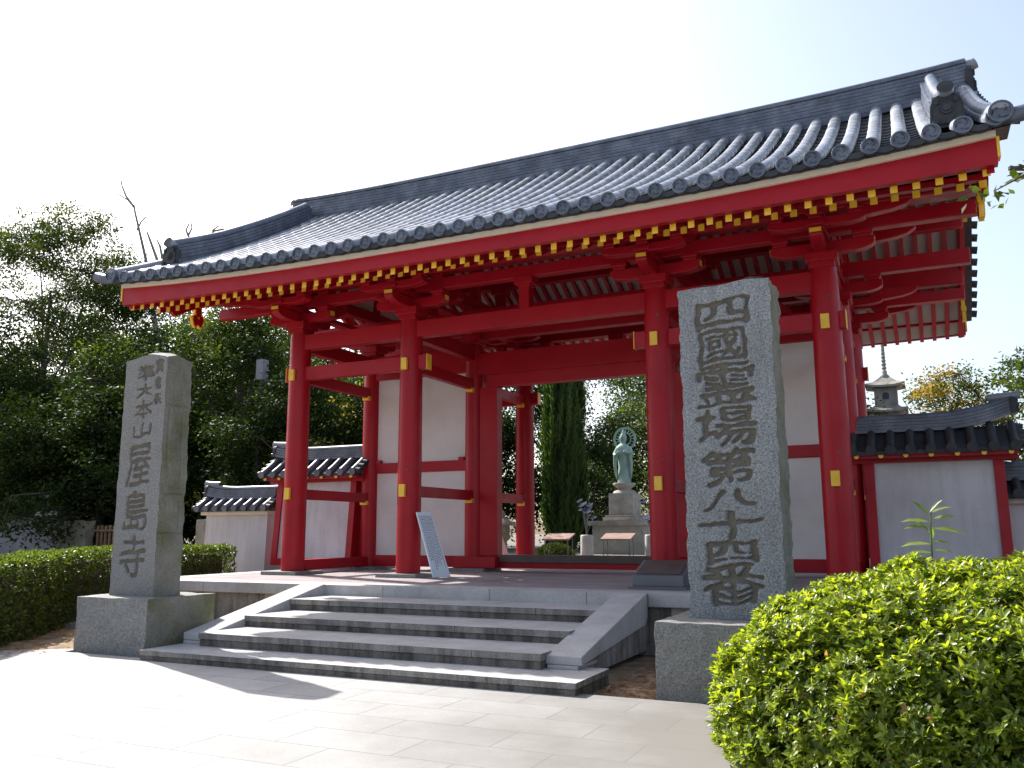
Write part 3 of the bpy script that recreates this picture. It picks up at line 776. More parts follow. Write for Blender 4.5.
def carved_face(shaft, EA, EB, ztab, z0, z1, res, inward, mask, depth, mats, bumpamp=.0012, top=None):
    """front of a stone shaft between its two edge lines EA and EB (points at heights ztab), with the mask cut into it"""
    NZ, NX = mask.shape; t = np.linspace(0, 1, NZ); zt_ = ztab[0]+(ztab[-1]-ztab[0])*t; u = np.linspace(0, 1, NX)
    ea = np.stack([np.interp(zt_, ztab, EA[:, c_]) for c_ in range(3)], 1); eb = np.stack([np.interp(zt_, ztab, EB[:, c_]) for c_ in range(3)], 1)
    P = ea[:, None]*(1-u)[None, :, None]+eb[:, None]*u[None, :, None]
    dep = mask*depth+np.random.default_rng(4).normal(size=mask.shape)*bumpamp
    dep[:, [0, -1]] = 0; dep[[0, -1]] = 0
    P = P+dep[..., None]*np.array(inward)
    if top is not None:      # upper edge follows the dressed top of the shaft
        tz = np.array([top(q) for q in u]); lin = tz[0]+(tz[-1]-tz[0])*u
        P[..., 2] += np.clip((t-.95)/.05, 0, 1)[:, None]*(tz-lin)[None]
    idx = np.arange(NZ*NX).reshape(NZ, NX); F = np.stack([idx[:-1, :-1], idx[:-1, 1:], idx[1:, 1:], idx[1:, :-1]], -1).reshape(-1, 4)
    mi = (mask[:-1, :-1] > .35).astype(int).ravel()
    return np_mesh('carved_face', P.reshape(-1, 3), F, mats[0], shaft, None, ([mats[1]], mi))

def rough_block(x0, x1, y0, y1, z0, z1, faces, amp, nx=10, ny=6, nz=30, tap=(0, 0), topfn=None, seed=0, omit=()):
    """box with hand-dressed sides; faces = set of rough sides among '-x+x-y+y+z'"""
    b = MB()
    def pt(i, j, k):
        u, v, t = i/nx, j/ny, k/nz
        tx_ = tap[0]*t; ty_ = tap[1]*t
        p = Vector((x0+tx_+(x1-x0-2*tx_)*u, y0+ty_+(y1-y0-2*ty_)*v, z0+(z1-z0)*t))
        if k == nz and topfn: p.z += topfn(u, v)
        q = p*7+Vector((seed, 0, 0))
        d = mnoise.fractal(q, 1, 2, 4)*amp+mnoise.noise(p*17+Vector((seed, 5, 0)))*amp*.6
        if i == 0 and '-x' in faces: p.x += d
        if i == nx and '+x' in faces: p.x += d
        if j == 0 and '-y' in faces: p.y += d
        if j == ny and '+y' in faces: p.y += d
        if k == nz and '+z' in faces: p.z += d
        return p
    ids = {}
    vs = []
    def vid(i, j, k):
        if (i, j, k) not in ids: ids[i, j, k] = len(vs); vs.append(pt(i, j, k))
        return ids[i, j, k]
    fs = {0: [], 1: []}
    for j in range(ny):
        for k in range(nz):
            fs[1].append((vid(0, j, k), vid(0, j, k+1), vid(0, j+1, k+1), vid(0, j+1, k)))
            if '+x' not in omit: fs[1].append((vid(nx, j, k), vid(nx, j+1, k), vid(nx, j+1, k+1), vid(nx, j, k+1)))
    for i in range(nx):
        for k in range(nz):
            if '-y' not in omit: fs[0].append((vid(i, 0, k), vid(i+1, 0, k), vid(i+1, 0, k+1), vid(i, 0, k+1)))
            fs[1].append((vid(i, ny, k), vid(i, ny, k+1), vid(i+1, ny, k+1), vid(i+1, ny, k)))
    for i in range(nx):
        for j in range(ny):
            fs[0].append((vid(i, j, 0), vid(i, j+1, 0), vid(i+1, j+1, 0), vid(i+1, j, 0)))
            fs[0].append((vid(i, j, nz), vid(i+1, j, nz), vid(i+1, j+1, nz), vid(i, j+1, nz)))
    E_ = lambda i, j: np.array([tuple(pt(i, j, k)) for k in range(nz+1)])
    b.edges = {'00': E_(0, 0), '10': E_(nx, 0), '11': E_(nx, ny)}; b.zt = np.linspace(z0, z1, nz+1)
    b.v = [tuple(v) for v in vs]; b.f = fs[0]+fs[1]; b.m = [0]*len(fs[0])+[1]*len(fs[1]); b.sm = [False]*len(b.f)
    return b

# right-hand pillar: nine large characters
RX0, RX1, RY0, RY1, RZ0, RZ1 = 8.065, 8.905, -4.32, -3.78, -.11, 2.93
pr_ = thing('stone_pillar', 'pale granite pillar with nine large carved characters beside the round azalea bush', 'pillar', (8.46, -4.05, GZ))
b = rough_block(RX0, RX1, RY0, RY1, RZ0, RZ1, {'-x', '+x', '+z', '+y'}, 0.017, 10, 14, 90, topfn=lambda u, v: .03*u+.014*math.sin(u*11)*u-.012, seed=3, omit=('-y',))
sh = b.build('shaft', ['granite', 'granite_moss'], pr_)
items = []
for ch, za, zb_, wd in (('四', 2.75, 2.53, .46), ('國', 2.49, 2.20, .40), ('霊', 2.15, 1.80, .50), ('場', 1.75, 1.42, .50), ('第', 1.37, 1.07, .44), ('八', 1.01, .85, .48), ('十', .81, .60, .54), ('四', .555, .385, .42), ('番', .35, .02, .54)):
    items.append((ch, 8.46, (za+zb_)/2, wd*1.06, (za-zb_)*1.07))
mk = raster_text(items, RX0, RX1, RZ0, RZ1, .0065, 5, .0090, .010)
carved_face(sh, b.edges['00'], b.edges['10'], b.zt, RZ0, RZ1, .0065, (0, 1, 0), mk, .036, ['granite', 'granite_groove'], top=lambda u: .03*u+.014*math.sin(u*11)*u-.012)
b = rough_block(7.86, 9.06, -4.76, -3.66, -.75, -.11, {'-x', '+x', '-y', '+y', '+z'}, .010, 12, 10, 6, seed=11)
b.m = [0]*len(b.f); b.build('plinth', ['granite_warm'], pr_, .006)

# left pillar
LX0, LX1, LY0, LY1, LZ0, LZ1 = .955, 1.69, -4.55, -4.14, -.09, 2.86
pl = thing('stone_pillar', 'grey granite pillar with narrow carved writing and mossy side left of the steps', 'pillar', (1.33, -4.3, GZ))
b = rough_block(LX0, LX1, LY0, LY1, LZ0, LZ1, {'+x', '+z', '-x', '+y'}, .012, 10, 12, 60, tap=(.012, .0), topfn=lambda u, v: .06-.22*abs(u-.55)**1.6*.9-.12*abs(v-.4), seed=21, omit=('-y', '+x'))
sh = b.build('shaft', ['granite_warm', 'granite_moss'], pl)
items = [(ch, 1.545, z_, .13, .155) for ch, z_ in (('真', 2.68), ('言', 2.49), ('宗', 2.29))]
items += [(ch, 1.315, (a_+b_)/2, .31, (a_-b_)*.98) for ch, a_, b_ in (('準', 2.72, 2.535), ('大', 2.49, 2.33), ('本', 2.29, 2.06), ('山', 2.01, 1.82))]
items += [(ch, 1.30, (a_+b_)/2, .42, (a_-b_)*.94) for ch, a_, b_ in (('屋', 1.74, 1.21), ('島', 1.17, .67), ('寺', .63, .12))]
mk = raster_text(items, LX0, LX1, LZ0, LZ1, .0065, 9, .0085, .007)
carved_face(sh, b.edges['00'], b.edges['10'], b.zt, LZ0, LZ1, .0065, (0, 1, 0), mk, .03, ['granite_warm', 'granite_groove'], top=lambda u: .06-.22*abs(u-.55)**1.6*.9-.12*.4)
# worn panels and seams on the mossy flank
NZ, NX = 300, 54; Zi, Xi = np.mgrid[0:NZ, 0:NX]; zz_ = LZ0+(LZ1-LZ0)*Zi/NZ; uu_ = Xi/NX; r_ = np.random.default_rng(12)
nz_ = np.array([mnoise.fractal(Vector((a_*.16, b_*.10, 2)), 1, 2, 4) for a_, b_ in zip(Xi.ravel(), Zi.ravel())]).reshape(NZ, NX)
mk = np.zeros((NZ, NX))
for zl in (2.22, 1.13, .66): mk = np.maximum(mk, np.exp(-((zz_-zl-.01*nz_)/.012)**2)*((uu_ > .15) | (zl < 1)))
for u0, za, zb_ in ((.22, 1.45, 2.18), (.75, 1.2, 2.1), (.80, .72, 1.08)): mk = np.maximum(mk, .8*np.exp(-((uu_-u0-.03*nz_)/.035)**2)*((zz_ > za) & (zz_ < zb_)))
mk = np.clip(mk+nz_*.28, -.4, 1.2)
carved_face(sh, b.edges['10'], b.edges['11'], b.zt, LZ0, LZ1, .0065, (-1, 0, 0), mk, .02, ['granite_moss', 'granite_moss'], top=lambda v: .06-.22*abs(1-.55)**1.6*.9-.12*abs(v-.4))
b = rough_block(.75, 1.92, -4.83, -3.78, -.75, -.09, {'-x', '+x', '-y', '+y', '+z'}, .008, 12, 10, 6, seed=31)
b.m = [0 if k < 12*6+2*120 and False else m for k, m in enumerate(b.m)]
b.build('plinth', ['granite_warm', 'granite_moss'], pl, .006)

# ------------------------------------------------------------------ side walls with tiled roofs
def tiled_roof(parent, x0, x1, yc, ze, zr, half, pitch, mt, tiprise, outer, ends=True, stackh=.2):
    """small gabled roof along x; outer = +1/-1 end that carries the upturned ridge tip"""
    b = MB(); nrow = max(2, round((x1-x0-.16)/pitch)); tw = (x1-x0-.16)/nrow
    zb = zr-stackh
    for s in (-1, 1):
        pr_ = [(yc+s*half, ze), (yc+s*half*.5, ze+(zb-ze)*.44), (yc, zb)]
        lo = [(y, z-.05) for y, z in pr_]
        b.strip(lo if s > 0 else lo, [(y, z+.005) for y, z in pr_], 'x', x0+.03, x1-.03, 1)
        for k in range(nrow+1):
            xx = x0+.08+k*tw; pts = []
            for q in range(6):
                t = q/5; y = yc+s*half*(1.02-t*1.0); z = ze+(zb-ze)*(.88*t+.12*t*t)+.025
                pts.append((xx, y, z))
            b.tube(pts, [.068, .066, .064, .066, .064, .06], 10, 0)
            if s < 0 or True:
                b.tube([(xx, yc+s*half*1.02, ze+.02), (xx, yc+s*(half*1.02+.03), ze+.018)], .074, 12, 0)
    # end cover tiles
    for xx, sx in ((x0+.04, -1), (x1-.04, 1)):
        for s in (-1, 1):
            for k in range(4):
                t = (k+.4)/4; b.tube([(xx-sx*.03, yc+s*half*(1-t), ze+(zb-ze)*t+.02), (xx+sx*.1, yc+s*half*(1-t), ze+(zb-ze)*t+.0)], .06, 8, 1)
    rf = b.build('roof', ['tile_dark', 'tile_dark'] if mt == 'tile_dark' else ['tile_mid', 'tile_dark'], parent)
    n_ = 14; path = [(x0+.02+(x1-x0-.04)*k/n_, yc, zb-.03) for k in range(n_+1)]
    lf = (lambda t: tiprise*max(0, (t-.55)/.45)**2) if outer > 0 else (lambda t: tiprise*max(0, (.45-t)/.45)**2)
    ridge_stack('ridge', path, [.26, .23, .22, .21], [stackh*.28, stackh*.24, stackh*.24, stackh*.24], rf, .062, lf)
    xe = x1 if outer > 0 else x0
    oni(xe, yc, zb-.03+tiprise*.9, (outer, 0, 0), .26, .26, rf, True, .06, 'ridge_end_tile', .07)
    return rf
def wing(x0, x1, label, outer):
    t = thing('wing_wall', label, 'wall', ((x0+x1)/2, D_, PZ))
    xw0, xw1 = x0+.22, x1-.22
    b = MB(); b.prism([(D_-.28, PZ), (D_+.28, PZ), (D_+.13, 1.70), (D_-.13, 1.70)], 'x', xw0, xw1); b.build('wall', 'plaster_old', t)
    for xx in (xw0-.02, xw1-.12):
        b = MB(); b.prism([(D_-.33, PZ), (D_+.33, PZ), (D_+.17, 1.70), (D_-.17, 1.70)], 'x', xx, xx+.14); b.build('post', 'red', t, .006)
    b = MB(); b.prism([(D_-.33, PZ), (D_+.33, PZ), (D_+.31, .13), (D_-.31, .13)], 'x', xw0, xw1); b.build('ground_sill', 'red', t)
    b = MB(); b.box(x0+.02, x1-.02, D_-.21, D_+.21, 1.66, 1.76); b.box(x0+.02, x1-.02, D_-.44, D_-.36, 1.715, 1.77); b.box(x0+.02, x1-.02, D_+.36, D_+.44, 1.715, 1.77)
    e = b.build('eave_beam', 'red', t)
    n_ = 7
    for k in range(n_):
        xx = x0+.12+k*(x1-x0-.24)/(n_-1)
        q = MB(); q.lathe([(.035, 0), (.035, .02)], (0, 0, 0), 10)
        q.v = [(xx+p[0], D_-.465+p[2]*-1+.0, 1.745+p[1]) for p in q.v]; q.build('gold_boss', 'gold', e)
    tiled_roof(t, x0-.02, x1+.02, D_, 1.81, 2.36, .50, .285, 'tile_dark' if outer > 0 else 'tile', .22 if outer > 0 else .12, outer)
    b = MB(); b.box(xw0-.1, xw1+.1, D_-.40, D_+.40, PZ-.01, PZ+.05); b.build('footing_stone', 'granite_warm', t)
wing(-2.42, -.02, 'short white wall with slanted red posts and striped tiled roof left of gate', -1)
wing(LX+.02, LX+2.30, 'short white wall with red posts and dark tiled roof right of gate', 1)
def low_wall(x0, x1, label, outer, y, mt):
    t = thing('boundary_wall', label, 'wall', ((x0+x1)/2, y, -.1))
    b = MB(); b.prism([(y-.24, -.75), (y+.24, -.75), (y+.17, 1.03), (y-.17, 1.03)], 'x', x0+.15, x1-.15); b.build('wall', 'plaster_old', t)
    b = MB(); b.box(x0+.08, x1-.08, y-.27, y+.27, 1.03, 1.10); b.build('wall_cap', 'cream' if outer < 0 else 'plaster_old', t)
    tiled_roof(t, x0, x1, y, 1.15, 1.60, .38, .285, mt, .10, outer)
low_wall(-4.42, -2.40, 'low white plaster wall with tiled roof beyond the clipped hedge end', -1, D_+.1, 'tile')
low_wall(LX+1.88, LX+7.5, 'low grey-white plaster wall with dark tiled roof at the right edge', 1, D_+.35, 'tile_dark')

# ------------------------------------------------------------------ leafy plants
def rand_dirs(n): return norm(rng.normal(size=(n, 3)))
def clipped_hedge(name, label, cat, path, half, z0, z1fn, lump, leafm, ln, dens, vis=None):
    """clipped hedge along a polyline: leaf whorls all over a rounded box section plus dark twigs inside"""
    root = thing(name, label, cat, (path[0][0], path[0][1], z0))
    P = np.array(path, float); seg = np.diff(P, axis=0); L = np.linalg.norm(seg, axis=1); cum = np.r_[0, np.cumsum(L)]
    tot = cum[-1]; n_ = int(dens*tot*(2*half+2*1.1))
    s = rng.uniform(0, tot, n_); i = np.clip(np.searchsorted(cum, s)-1, 0, len(L)-1)
    c = P[i]+seg[i]*((s-cum[i])/L[i])[:, None]; T = seg[i]/L[i][:, None]; Nn = np.stack([T[:, 1], -T[:, 0]], 1)
    per = rng.uniform(0, 1, n_); H = np.array([z1fn(a/tot) for a in s])-z0
    # section: up one side, over the top, down the other (rounded)
    tt = per*(2*H+2*half)
    off = np.where(tt < H, half, np.where(tt < H+2*half, half-(tt-H), -half)); zz = np.where(tt < H, tt, np.where(tt < H+2*half, H, 2*H+2*half-tt))
    rr = .16
    nx_ = np.where(tt < H, 1., np.where(tt < H+2*half, 0, -1)); nz_ = np.where((tt >= H) & (tt < H+2*half), 1., 0)
    # round the top edges
    ex = np.abs(off) > half-rr; ez = zz > H-rr; cr = ex & ez
    ox = np.sign(off)*(half-rr); oz = H-rr; dx = off-ox; dz = zz-oz; dl = np.maximum(np.hypot(dx, dz), 1e-6)
    off = np.where(cr, ox+dx/dl*rr, off); zz = np.where(cr, oz+dz/dl*rr, zz); nx_ = np.where(cr, dx/dl, nx_); nz_ = np.where(cr, dz/dl, nz_)
    p = np.column_stack([c+Nn*off[:, None], z0+zz]); N3 = np.column_stack([Nn*nx_[:, None], nz_])
    lm = np.array([mnoise.fractal(Vector(q*2.2), 1, 2, 3) for q in p])
    p += N3*(lm*lump)[:, None]-N3*(rng.random(n_)**2*.14)[:, None]
    for e_, sg in ((0, -1), (-1, 1)):
        m_ = int(dens*2*half*1.1); Te = T[np.argmin(s)] if e_ == 0 else T[np.argmax(s)]; Ne = np.array([Te[1], -Te[0]])
        o_ = rng.uniform(-half, half, m_); hz = z1fn(0 if e_ == 0 else 1)-z0; zq = rng.uniform(0, hz, m_)
        bul = .12*np.sqrt(np.clip(1-(o_/half)**2, 0, 1)); q_ = np.column_stack([P[e_]+Te*sg*bul[:, None]+Ne*o_[:, None]*.97, z0+zq])
        p = np.vstack([p, q_]); N3 = np.vstack([N3, np.tile([*(Te*sg), .1], (m_, 1))])
    k = 4; PP = np.repeat(p, k, 0); NN = np.repeat(N3, k, 0)
    D = norm(NN*.8+rand_dirs(len(PP))*.9+[0, 0, .25]); PP = PP+rng.normal(size=PP.shape)*.012
    fn = norm(rand_dirs(len(PP))*.8+NN*.3+[0, 0, .5])
    tone = np.clip(rng.normal(.45, .28, len(PP)), 0, 1)
    V, F, tn = leaves_quads(PP, D, fn, rng.uniform(.7, 1.2, len(PP))*ln, rng.uniform(.7, 1.1, len(PP))*ln*.55, tone)
    np_mesh('foliage', V, F, leafm, root, tn)
    b = MB()
    hh = half-.16
    for a in range(len(P)-1):
        T_ = Vector((*seg[a], 0)).normalized(); n3 = Vector((T_.y, -T_.x, 0)); p0 = Vector((*P[a], 0)); p1 = Vector((*P[a+1], 0))
        zt0 = z1fn(cum[a]/tot)-.16; zt1 = z1fn(cum[a+1]/tot)-.16
        if a == 0: p0 = p0+T_*.15
        if a == len(P)-2: p1 = p1-T_*.15
        vs = []
        for pp, ztp in ((p0, zt0), (p1, zt1)): vs += [pp-n3*hh+Vector((0, 0, z0)), pp+n3*hh+Vector((0, 0, z0)), pp+n3*hh+Vector((0, 0, ztp)), pp-n3*hh+Vector((0, 0, ztp))]
        b.add(vs, [(0, 1, 2, 3), (4, 7, 6, 5), (0, 4, 5, 1), (1, 5, 6, 2), (2, 6, 7, 3), (3, 7, 4, 0)])
    b.build('branches', 'bark', root)
    # end caps of leaves
    return root
hp = [(-.25, -6.25), (-1.17, -4.63), (-2.25, -3.1), (-2.95, -.7), (-2.9, 1.2)]
clipped_hedge('clipped_hedge', 'long low clipped hedge running back behind the left stone pillar', 'hedge', hp, .45, -.75, lambda t: .27+.12*min(1, t*1.6), .035, 'leaf_hedge', .055, 560)

# big rounded azalea in the foreground
az = thing('azalea_bush', 'big rounded yellow-green azalea bush in the right foreground', 'bush', (11.1, -5.75, GZ))
CA = np.array([11.25, -5.65, -.75]); AX = np.array([2.62, 1.8, 1.225]); EXP = 2.6
def super_pt(n):
    th = rng.uniform(0, 2*math.pi, n); ph = np.arcsin(rng.uniform(0, 1, n))
    d = np.stack([np.cos(th)*np.cos(ph), np.sin(th)*np.cos(ph), np.sin(ph)], 1)
    r_ = (np.abs(d[:, 0])**EXP+np.abs(d[:, 1])**EXP+np.abs(d[:, 2])**EXP)**(-1/EXP)
    p = d*r_[:, None]; g0 = norm(np.sign(p)*np.abs(p)**(EXP-1)); nrm = norm(g0/AX)
    wt = r_**2/np.maximum((g0*d).sum(1), .15)*np.linalg.norm(g0/AX, axis=1); k_ = rng.random(n) < wt/np.percentile(wt, 97)
    return CA+p[k_]*AX, nrm[k_]
p, N3 = super_pt(62000)
lm = np.array([mnoise.fractal(Vector(q*1.5), 1, 2, 4) for q in p]); lm2 = np.array([mnoise.noise(Vector(q*5)) for q in p])
depth = rng.random(len(p))**1.5*.26
p = p+N3*(lm*.11+lm2*.085)[:, None]-N3*depth[:, None]
keep = (p[:, 2] > -.74) & ((p[:, 1] < -4.6) | (rng.random(len(p)) < .35)); p, N3, depth = p[keep], N3[keep], depth[keep]
axis = norm(N3*.7+[0, 0, .65]+rand_dirs(len(p))*.45)
k = 7
PP = np.repeat(p, k, 0); A = np.repeat(axis, k, 0)
ang = np.tile(np.arange(k)*2*math.pi/k*1.0, len(p))+np.repeat(rng.uniform(0, 6.3, len(p)), k)+rng.normal(0, .25, len(PP))
U = norm(np.cross(A, [0.31, .52, .79])); W = np.cross(A, U)
elev = rng.uniform(.15, 1.15, len(PP))
D = (U*np.cos(ang)[:, None]+W*np.sin(ang)[:, None])*np.cos(elev)[:, None]+A*np.sin(elev)[:, None]
FN = norm(A*1.0-D*.2+rand_dirs(len(PP))*.25)
tone = np.clip(np.repeat(rng.normal(.56, .30, len(p)), k)+rng.normal(0, .15, len(PP)), 0, 1)
ln = rng.uniform(.030, .068, len(PP)); V, F, tn = leaves_fold(PP+A*rng.uniform(-.012, .012, len(PP))[:, None], D, FN, ln, ln*rng.uniform(.36, .46, len(PP)), tone)
old = rng.random(len(PP)) < .008
np_mesh('foliage', V, F, 'leaf_azalea', az, tn, (['leaf_brown'], np.repeat(old.astype(int), 8)))
b = MB()
for _ in range(260):   # twigs fanning out from the root
    th = random.uniform(0, 6.28); ph = random.uniform(.15, 1.5)
    d = np.array([math.cos(th)*math.cos(ph), math.sin(th)*math.cos(ph), math.sin(ph)]); r_ = (abs(d)**EXP).sum()**(-1/EXP)
    e = CA+d*r_*AX*random.uniform(.86, .98); r0 = CA+np.array([d[0]*AX[0]*.45, d[1]*AX[1]*.35, 0])
    mid = (Vector(r0)+Vector(e))/2+Vector((0, 0, .1))+Vector(np.random.default_rng(_).normal(size=3))*.06
    b.tube([Vector(r0), mid, Vector(e)], [.012, .008, .004], 5)
# dense inner wood
inner = []; NU, NV = 28, 9
for j in range(NV+1):
    for i in range(NU):
        th = 2*math.pi*i/NU; ph = j/NV*math.pi/2
        d = np.array([math.cos(th)*math.cos(ph), math.sin(th)*math.cos(ph), math.sin(ph)]); r_ = (abs(d)**EXP).sum()**(-1/EXP)
        q = CA+d*r_*AX*.80*(1+.04*mnoise.noise(Vector(d*5))); inner.append(tuple(q))
b.add(inner, [(j*NU+i, j*NU+(i+1) % NU, (j+1)*NU+(i+1) % NU, (j+1)*NU+i) for j in range(NV) for i in range(NU)])
b.build('branches', 'bark', az)

# sapling with long pale leaves standing out of the bush
sp = thing('sapling', 'pale green sapling with long pointed leaves rising above the azalea bush', 'sapling', (10.05, -5.3, GZ))
b = MB(); b.tube([(10.04, -5.32, -.7), (10.05, -5.3, .4), (10.06, -5.29, .64), (10.07, -5.29, .79)], [.009, .008, .006, .004], 6); b.build('stem', 'leaf_sapling', sp)
P_ = []; D__ = []; L__ = []
for z, lx, dz, l in ((.50, -1, .05, .15), (.52, 1, -.05, .12), (.56, -1, .02, .18), (.585, .9, -.12, .11), (.63, -.4, .45, .12), (.67, 1, -.08, .19), (.68, -1, .05, .15), (.715, -1, .12, .17), (.73, .9, .2, .15), (.76, -.7, .75, .14), (.78, .6, .7, .11), (.775, .85, .35, .13), (.70, .1, -.5, .09)):
    P_.append((10.06, -5.29, z)); D__.append((lx*.95, random.uniform(-.3, .3), dz)); L__.append(l)
P_, D__, L__ = np.array(P_), np.array(D__), np.array(L__)*1.18
V, F, tn = leaves_fold(P_, D__, np.array([[random.uniform(-.3, .3), -.5, 1] for _ in P_]), L__, L__*.26, rng.random(len(P_)))
np_mesh('leaf', V, F, 'leaf_sapling', sp, tn); bpy.context.scene.objects['leaf'].name = 'foliage'

def tree(name, label, cat, base, H, lobes, leafm, clumps=150, per=42, leaf=.16, crad=.55, dense=True, trunk=.16, bare=.0, group=None, leafm2=None, frac2=0, barkm='bark', lean=(0, 0), seed=1, droop=.15, flat=.6):
    if name == 'bushy_tree': group = GT
    if dense and clumps > 200: clumps = int(clumps*1.45); per = int(per*1.5); leaf *= .80; crad *= .80
    r = np.random.default_rng(seed); root = thing(name, label, cat, base, group)
    B = np.array(base, float)
    lob = np.array(lobes, float)   # (dx,dy,z,rx,ry,rz)
    vol = lob[:, 3]*lob[:, 4]*lob[:, 5]; pick = r.choice(len(lob), clumps, p=(vol+.1*vol.max())/(vol+.1*vol.max()).sum()); pick[:2*len(lob)] = np.repeat(np.arange(len(lob)), 2)
    d = norm(r.normal(size=(clumps, 3)))*(r.random(clumps)**.42)[:, None]
    C = B+lob[pick, :3]*[1, 1, 1]+d*lob[pick, 3:6]
    # limbs
    b = MB(); top = B+[lean[0], lean[1], H*.72]
    tp = [Vector(B-[0, 0, .3]), Vector(B+[lean[0]*.3+r.normal()*.08, lean[1]*.3, H*.28]), Vector(B+[lean[0]*.7+r.normal()*.15, lean[1]*.7+r.normal()*.15, H*.52]), Vector(top)]
    b.tube(tp, [trunk*1.25, trunk*.9, trunk*.6, trunk*.2], 9)
    b.build('trunk', barkm, root)
    lb = MB(); nl = min(len(lob)*2, 16)
    anchors = []
    for q in range(nl):
        l_ = lob[q % len(lob)]; t0 = r.uniform(.25, .95); i0 = min(int(t0*3), 2); s0 = tp[i0].lerp(tp[i0+1], t0*3-i0)
        e = Vector(B+l_[:3]+r.normal(size=3)*l_[3:6]*.35); m_ = s0.lerp(e, .5)+Vector((0, 0, .12*(e-s0).length*r.uniform(-.3, 1)))
        lb.tube([s0, m_, e], [trunk*.42*(1.1-t0), trunk*.26*(1.1-t0)+.01, .012], 6); anchors += [m_, e, s0]
    An = np.array([tuple(a) for a in anchors])
    for c in C[:: max(1, len(C)//90)]:
        a = Vector(An[np.argmin(((An-c)**2).sum(1))]); e = Vector(c); m_ = a.lerp(e, .55)+Vector(r.normal(size=3)*.12)
        lb.tube([a, m_, e], [.022, .014, .005], 4, caps=False)
    lb.build('limbs', barkm, root)
    n_ = clumps*per
    cc = np.repeat(C, per, 0); sz = np.repeat(r.uniform(.55, 1.25, clumps), per)
    P = cc+r.normal(size=(n_, 3))*crad*sz[:, None]*[.62, .62, .62*flat]
    D = norm(r.normal(size=(n_, 3))*[1, 1, .7]-[0, 0, droop]); FN = norm(r.normal(size=(n_, 3))*.7+[0, 0, .8])
    tone = np.clip(np.repeat(r.normal(.45, .25, clumps), per)+r.normal(0, .16, n_), 0, 1)
    ln = r.uniform(.65, 1.3, n_)*leaf
    V, F, tn = leaves_quads(P, D, FN, ln, ln*r.uniform(.42, .62, n_), tone)
    ex = None
    if leafm2: ex = ([leafm2], np.repeat(r.random(clumps) < frac2, per).astype(int))
    np_mesh('crown', V, F, leafm, root, tn, ex)
    return root
def auto_lobes(H, rad, z0, n, seed, squash=.75):
    r = np.random.default_rng(seed); o = []
    for k in range(n):
        t = (k+.5)/n; z = z0+(H-z0)*(.12+.80*t); w_ = rad*math.sin(math.pi*min(.95, .22+.72*t))**.7
        a = k*2.4+r.uniform(-.4, .4); rr_ = rad*r.uniform(.36, .52)
        o.append((math.cos(a)*max(0, w_-rr_*.6), math.sin(a)*max(0, w_-rr_*.6), z, rr_, rr_, rr_*squash))
    return o
GT = 'trees around the temple precinct'
# far left, sparse and tall against the sky
tree('tall_tree', 'tall sparse leafy tree against the sky at the far left', 'tree', (-26.6, 14, -.7), 17.6, auto_lobes(17.2, 5.2, 5.5, 15, 2, .5), 'leaf_mid', 620, 95, .13, .60, dense=False, trunk=.20, seed=2, flat=.5, leafm2='leaf_dark', frac2=.5)
tree('bushy_tree', 'added dense tree mostly past the left edge, there to shade the roofed white wall', 'tree', (-25.6, 8.6, -.5), 8.4, auto_lobes(8.0, 4.4, .6, 14, 81), 'leaf_dark', 300, 60, .2, .75, trunk=.26, seed=81)  # added mostly out of view, only to cast shade on the far wall
tree('tall_tree', 'second sparse tall tree with thin stems nearer the left roof tip', 'tree', (-26.4, 18.5, -.5), 16.2, auto_lobes(15.8, 5.6, 4.5, 16, 73, .5), 'leaf_mid', 560, 90, .13, .62, dense=False, trunk=.17, seed=73, flat=.5, leafm2='leaf_dark', frac2=.5)
tree('bushy_tree', 'dense dark tree at the left edge behind the hedge', 'tree', (-21.3, 7.5, -.7), 9.0, auto_lobes(8.6, 4.2, .8, 14, 5), 'leaf_dark', 340, 62, .19, .72, trunk=.28, seed=5, leafm2='leaf_mid', frac2=.25)
tree('bushy_tree', 'broad green tree rising behind the left pillar top', 'tree', (-16.2, 9.5, -.7), 8.2, auto_lobes(8.0, 3.7, .6, 14, 8), 'leaf_dark', 340, 62, .18, .66, trunk=.26, seed=8, leafm2='leaf_mid', frac2=.5)
tree('bushy_tree', 'green tree filling the space beneath the left roof corner', 'tree', (-13.2, 12.5, -.3), 10.2, auto_lobes(9.9, 3.9, .6, 15, 11), 'leaf_mid', 360, 60, .19, .74, trunk=.27, seed=11, leafm2='leaf_dark', frac2=.45)
tree('bushy_tree', 'dark tree low down between hedge and far white wall', 'tree', (-14.2, 7.5, -.3), 5.4, auto_lobes(5.2, 3.3, -.1, 12, 15), 'leaf_dark', 320, 60, .17, .62, trunk=.2, seed=15)
tree('bushy_tree', 'dark tree seen between the two leftmost gate columns', 'tree', (-8.9, 10.5, -.1), 6.1, auto_lobes(5.9, 3.0, .0, 12, 17), 'leaf_dark', 300, 60, .16, .6, trunk=.2, seed=17, leafm2='leaf_yellow', frac2=.035)
tree('bushy_tree', 'tree behind the left wing wall with yellowing sprays', 'tree', (-5.6, 12.5, -.1), 7.0, auto_lobes(6.8, 2.9, .3, 11, 19), 'leaf_dark', 260, 56, .16, .6, trunk=.2, seed=19, leafm2='leaf_yellow', frac2=.06)
tree('bushy_tree', 'far dark tree closing the gap left of the tiled wall', 'tree', (-19.5, 15.5, -.3), 10.5, auto_lobes(10.2, 4.6, -.2, 15, 23), 'leaf_dark', 380, 60, .21, .85, trunk=.28, seed=23, leafm2='leaf_mid', frac2=.3)
tree('bushy_tree', 'far dark tree deep behind the left gate corner', 'tree', (-14.6, 18.5, -.3), 9.6, auto_lobes(9.3, 4.3, -.2, 14, 24), 'leaf_dark', 360, 60, .21, .85, trunk=.28, seed=24)
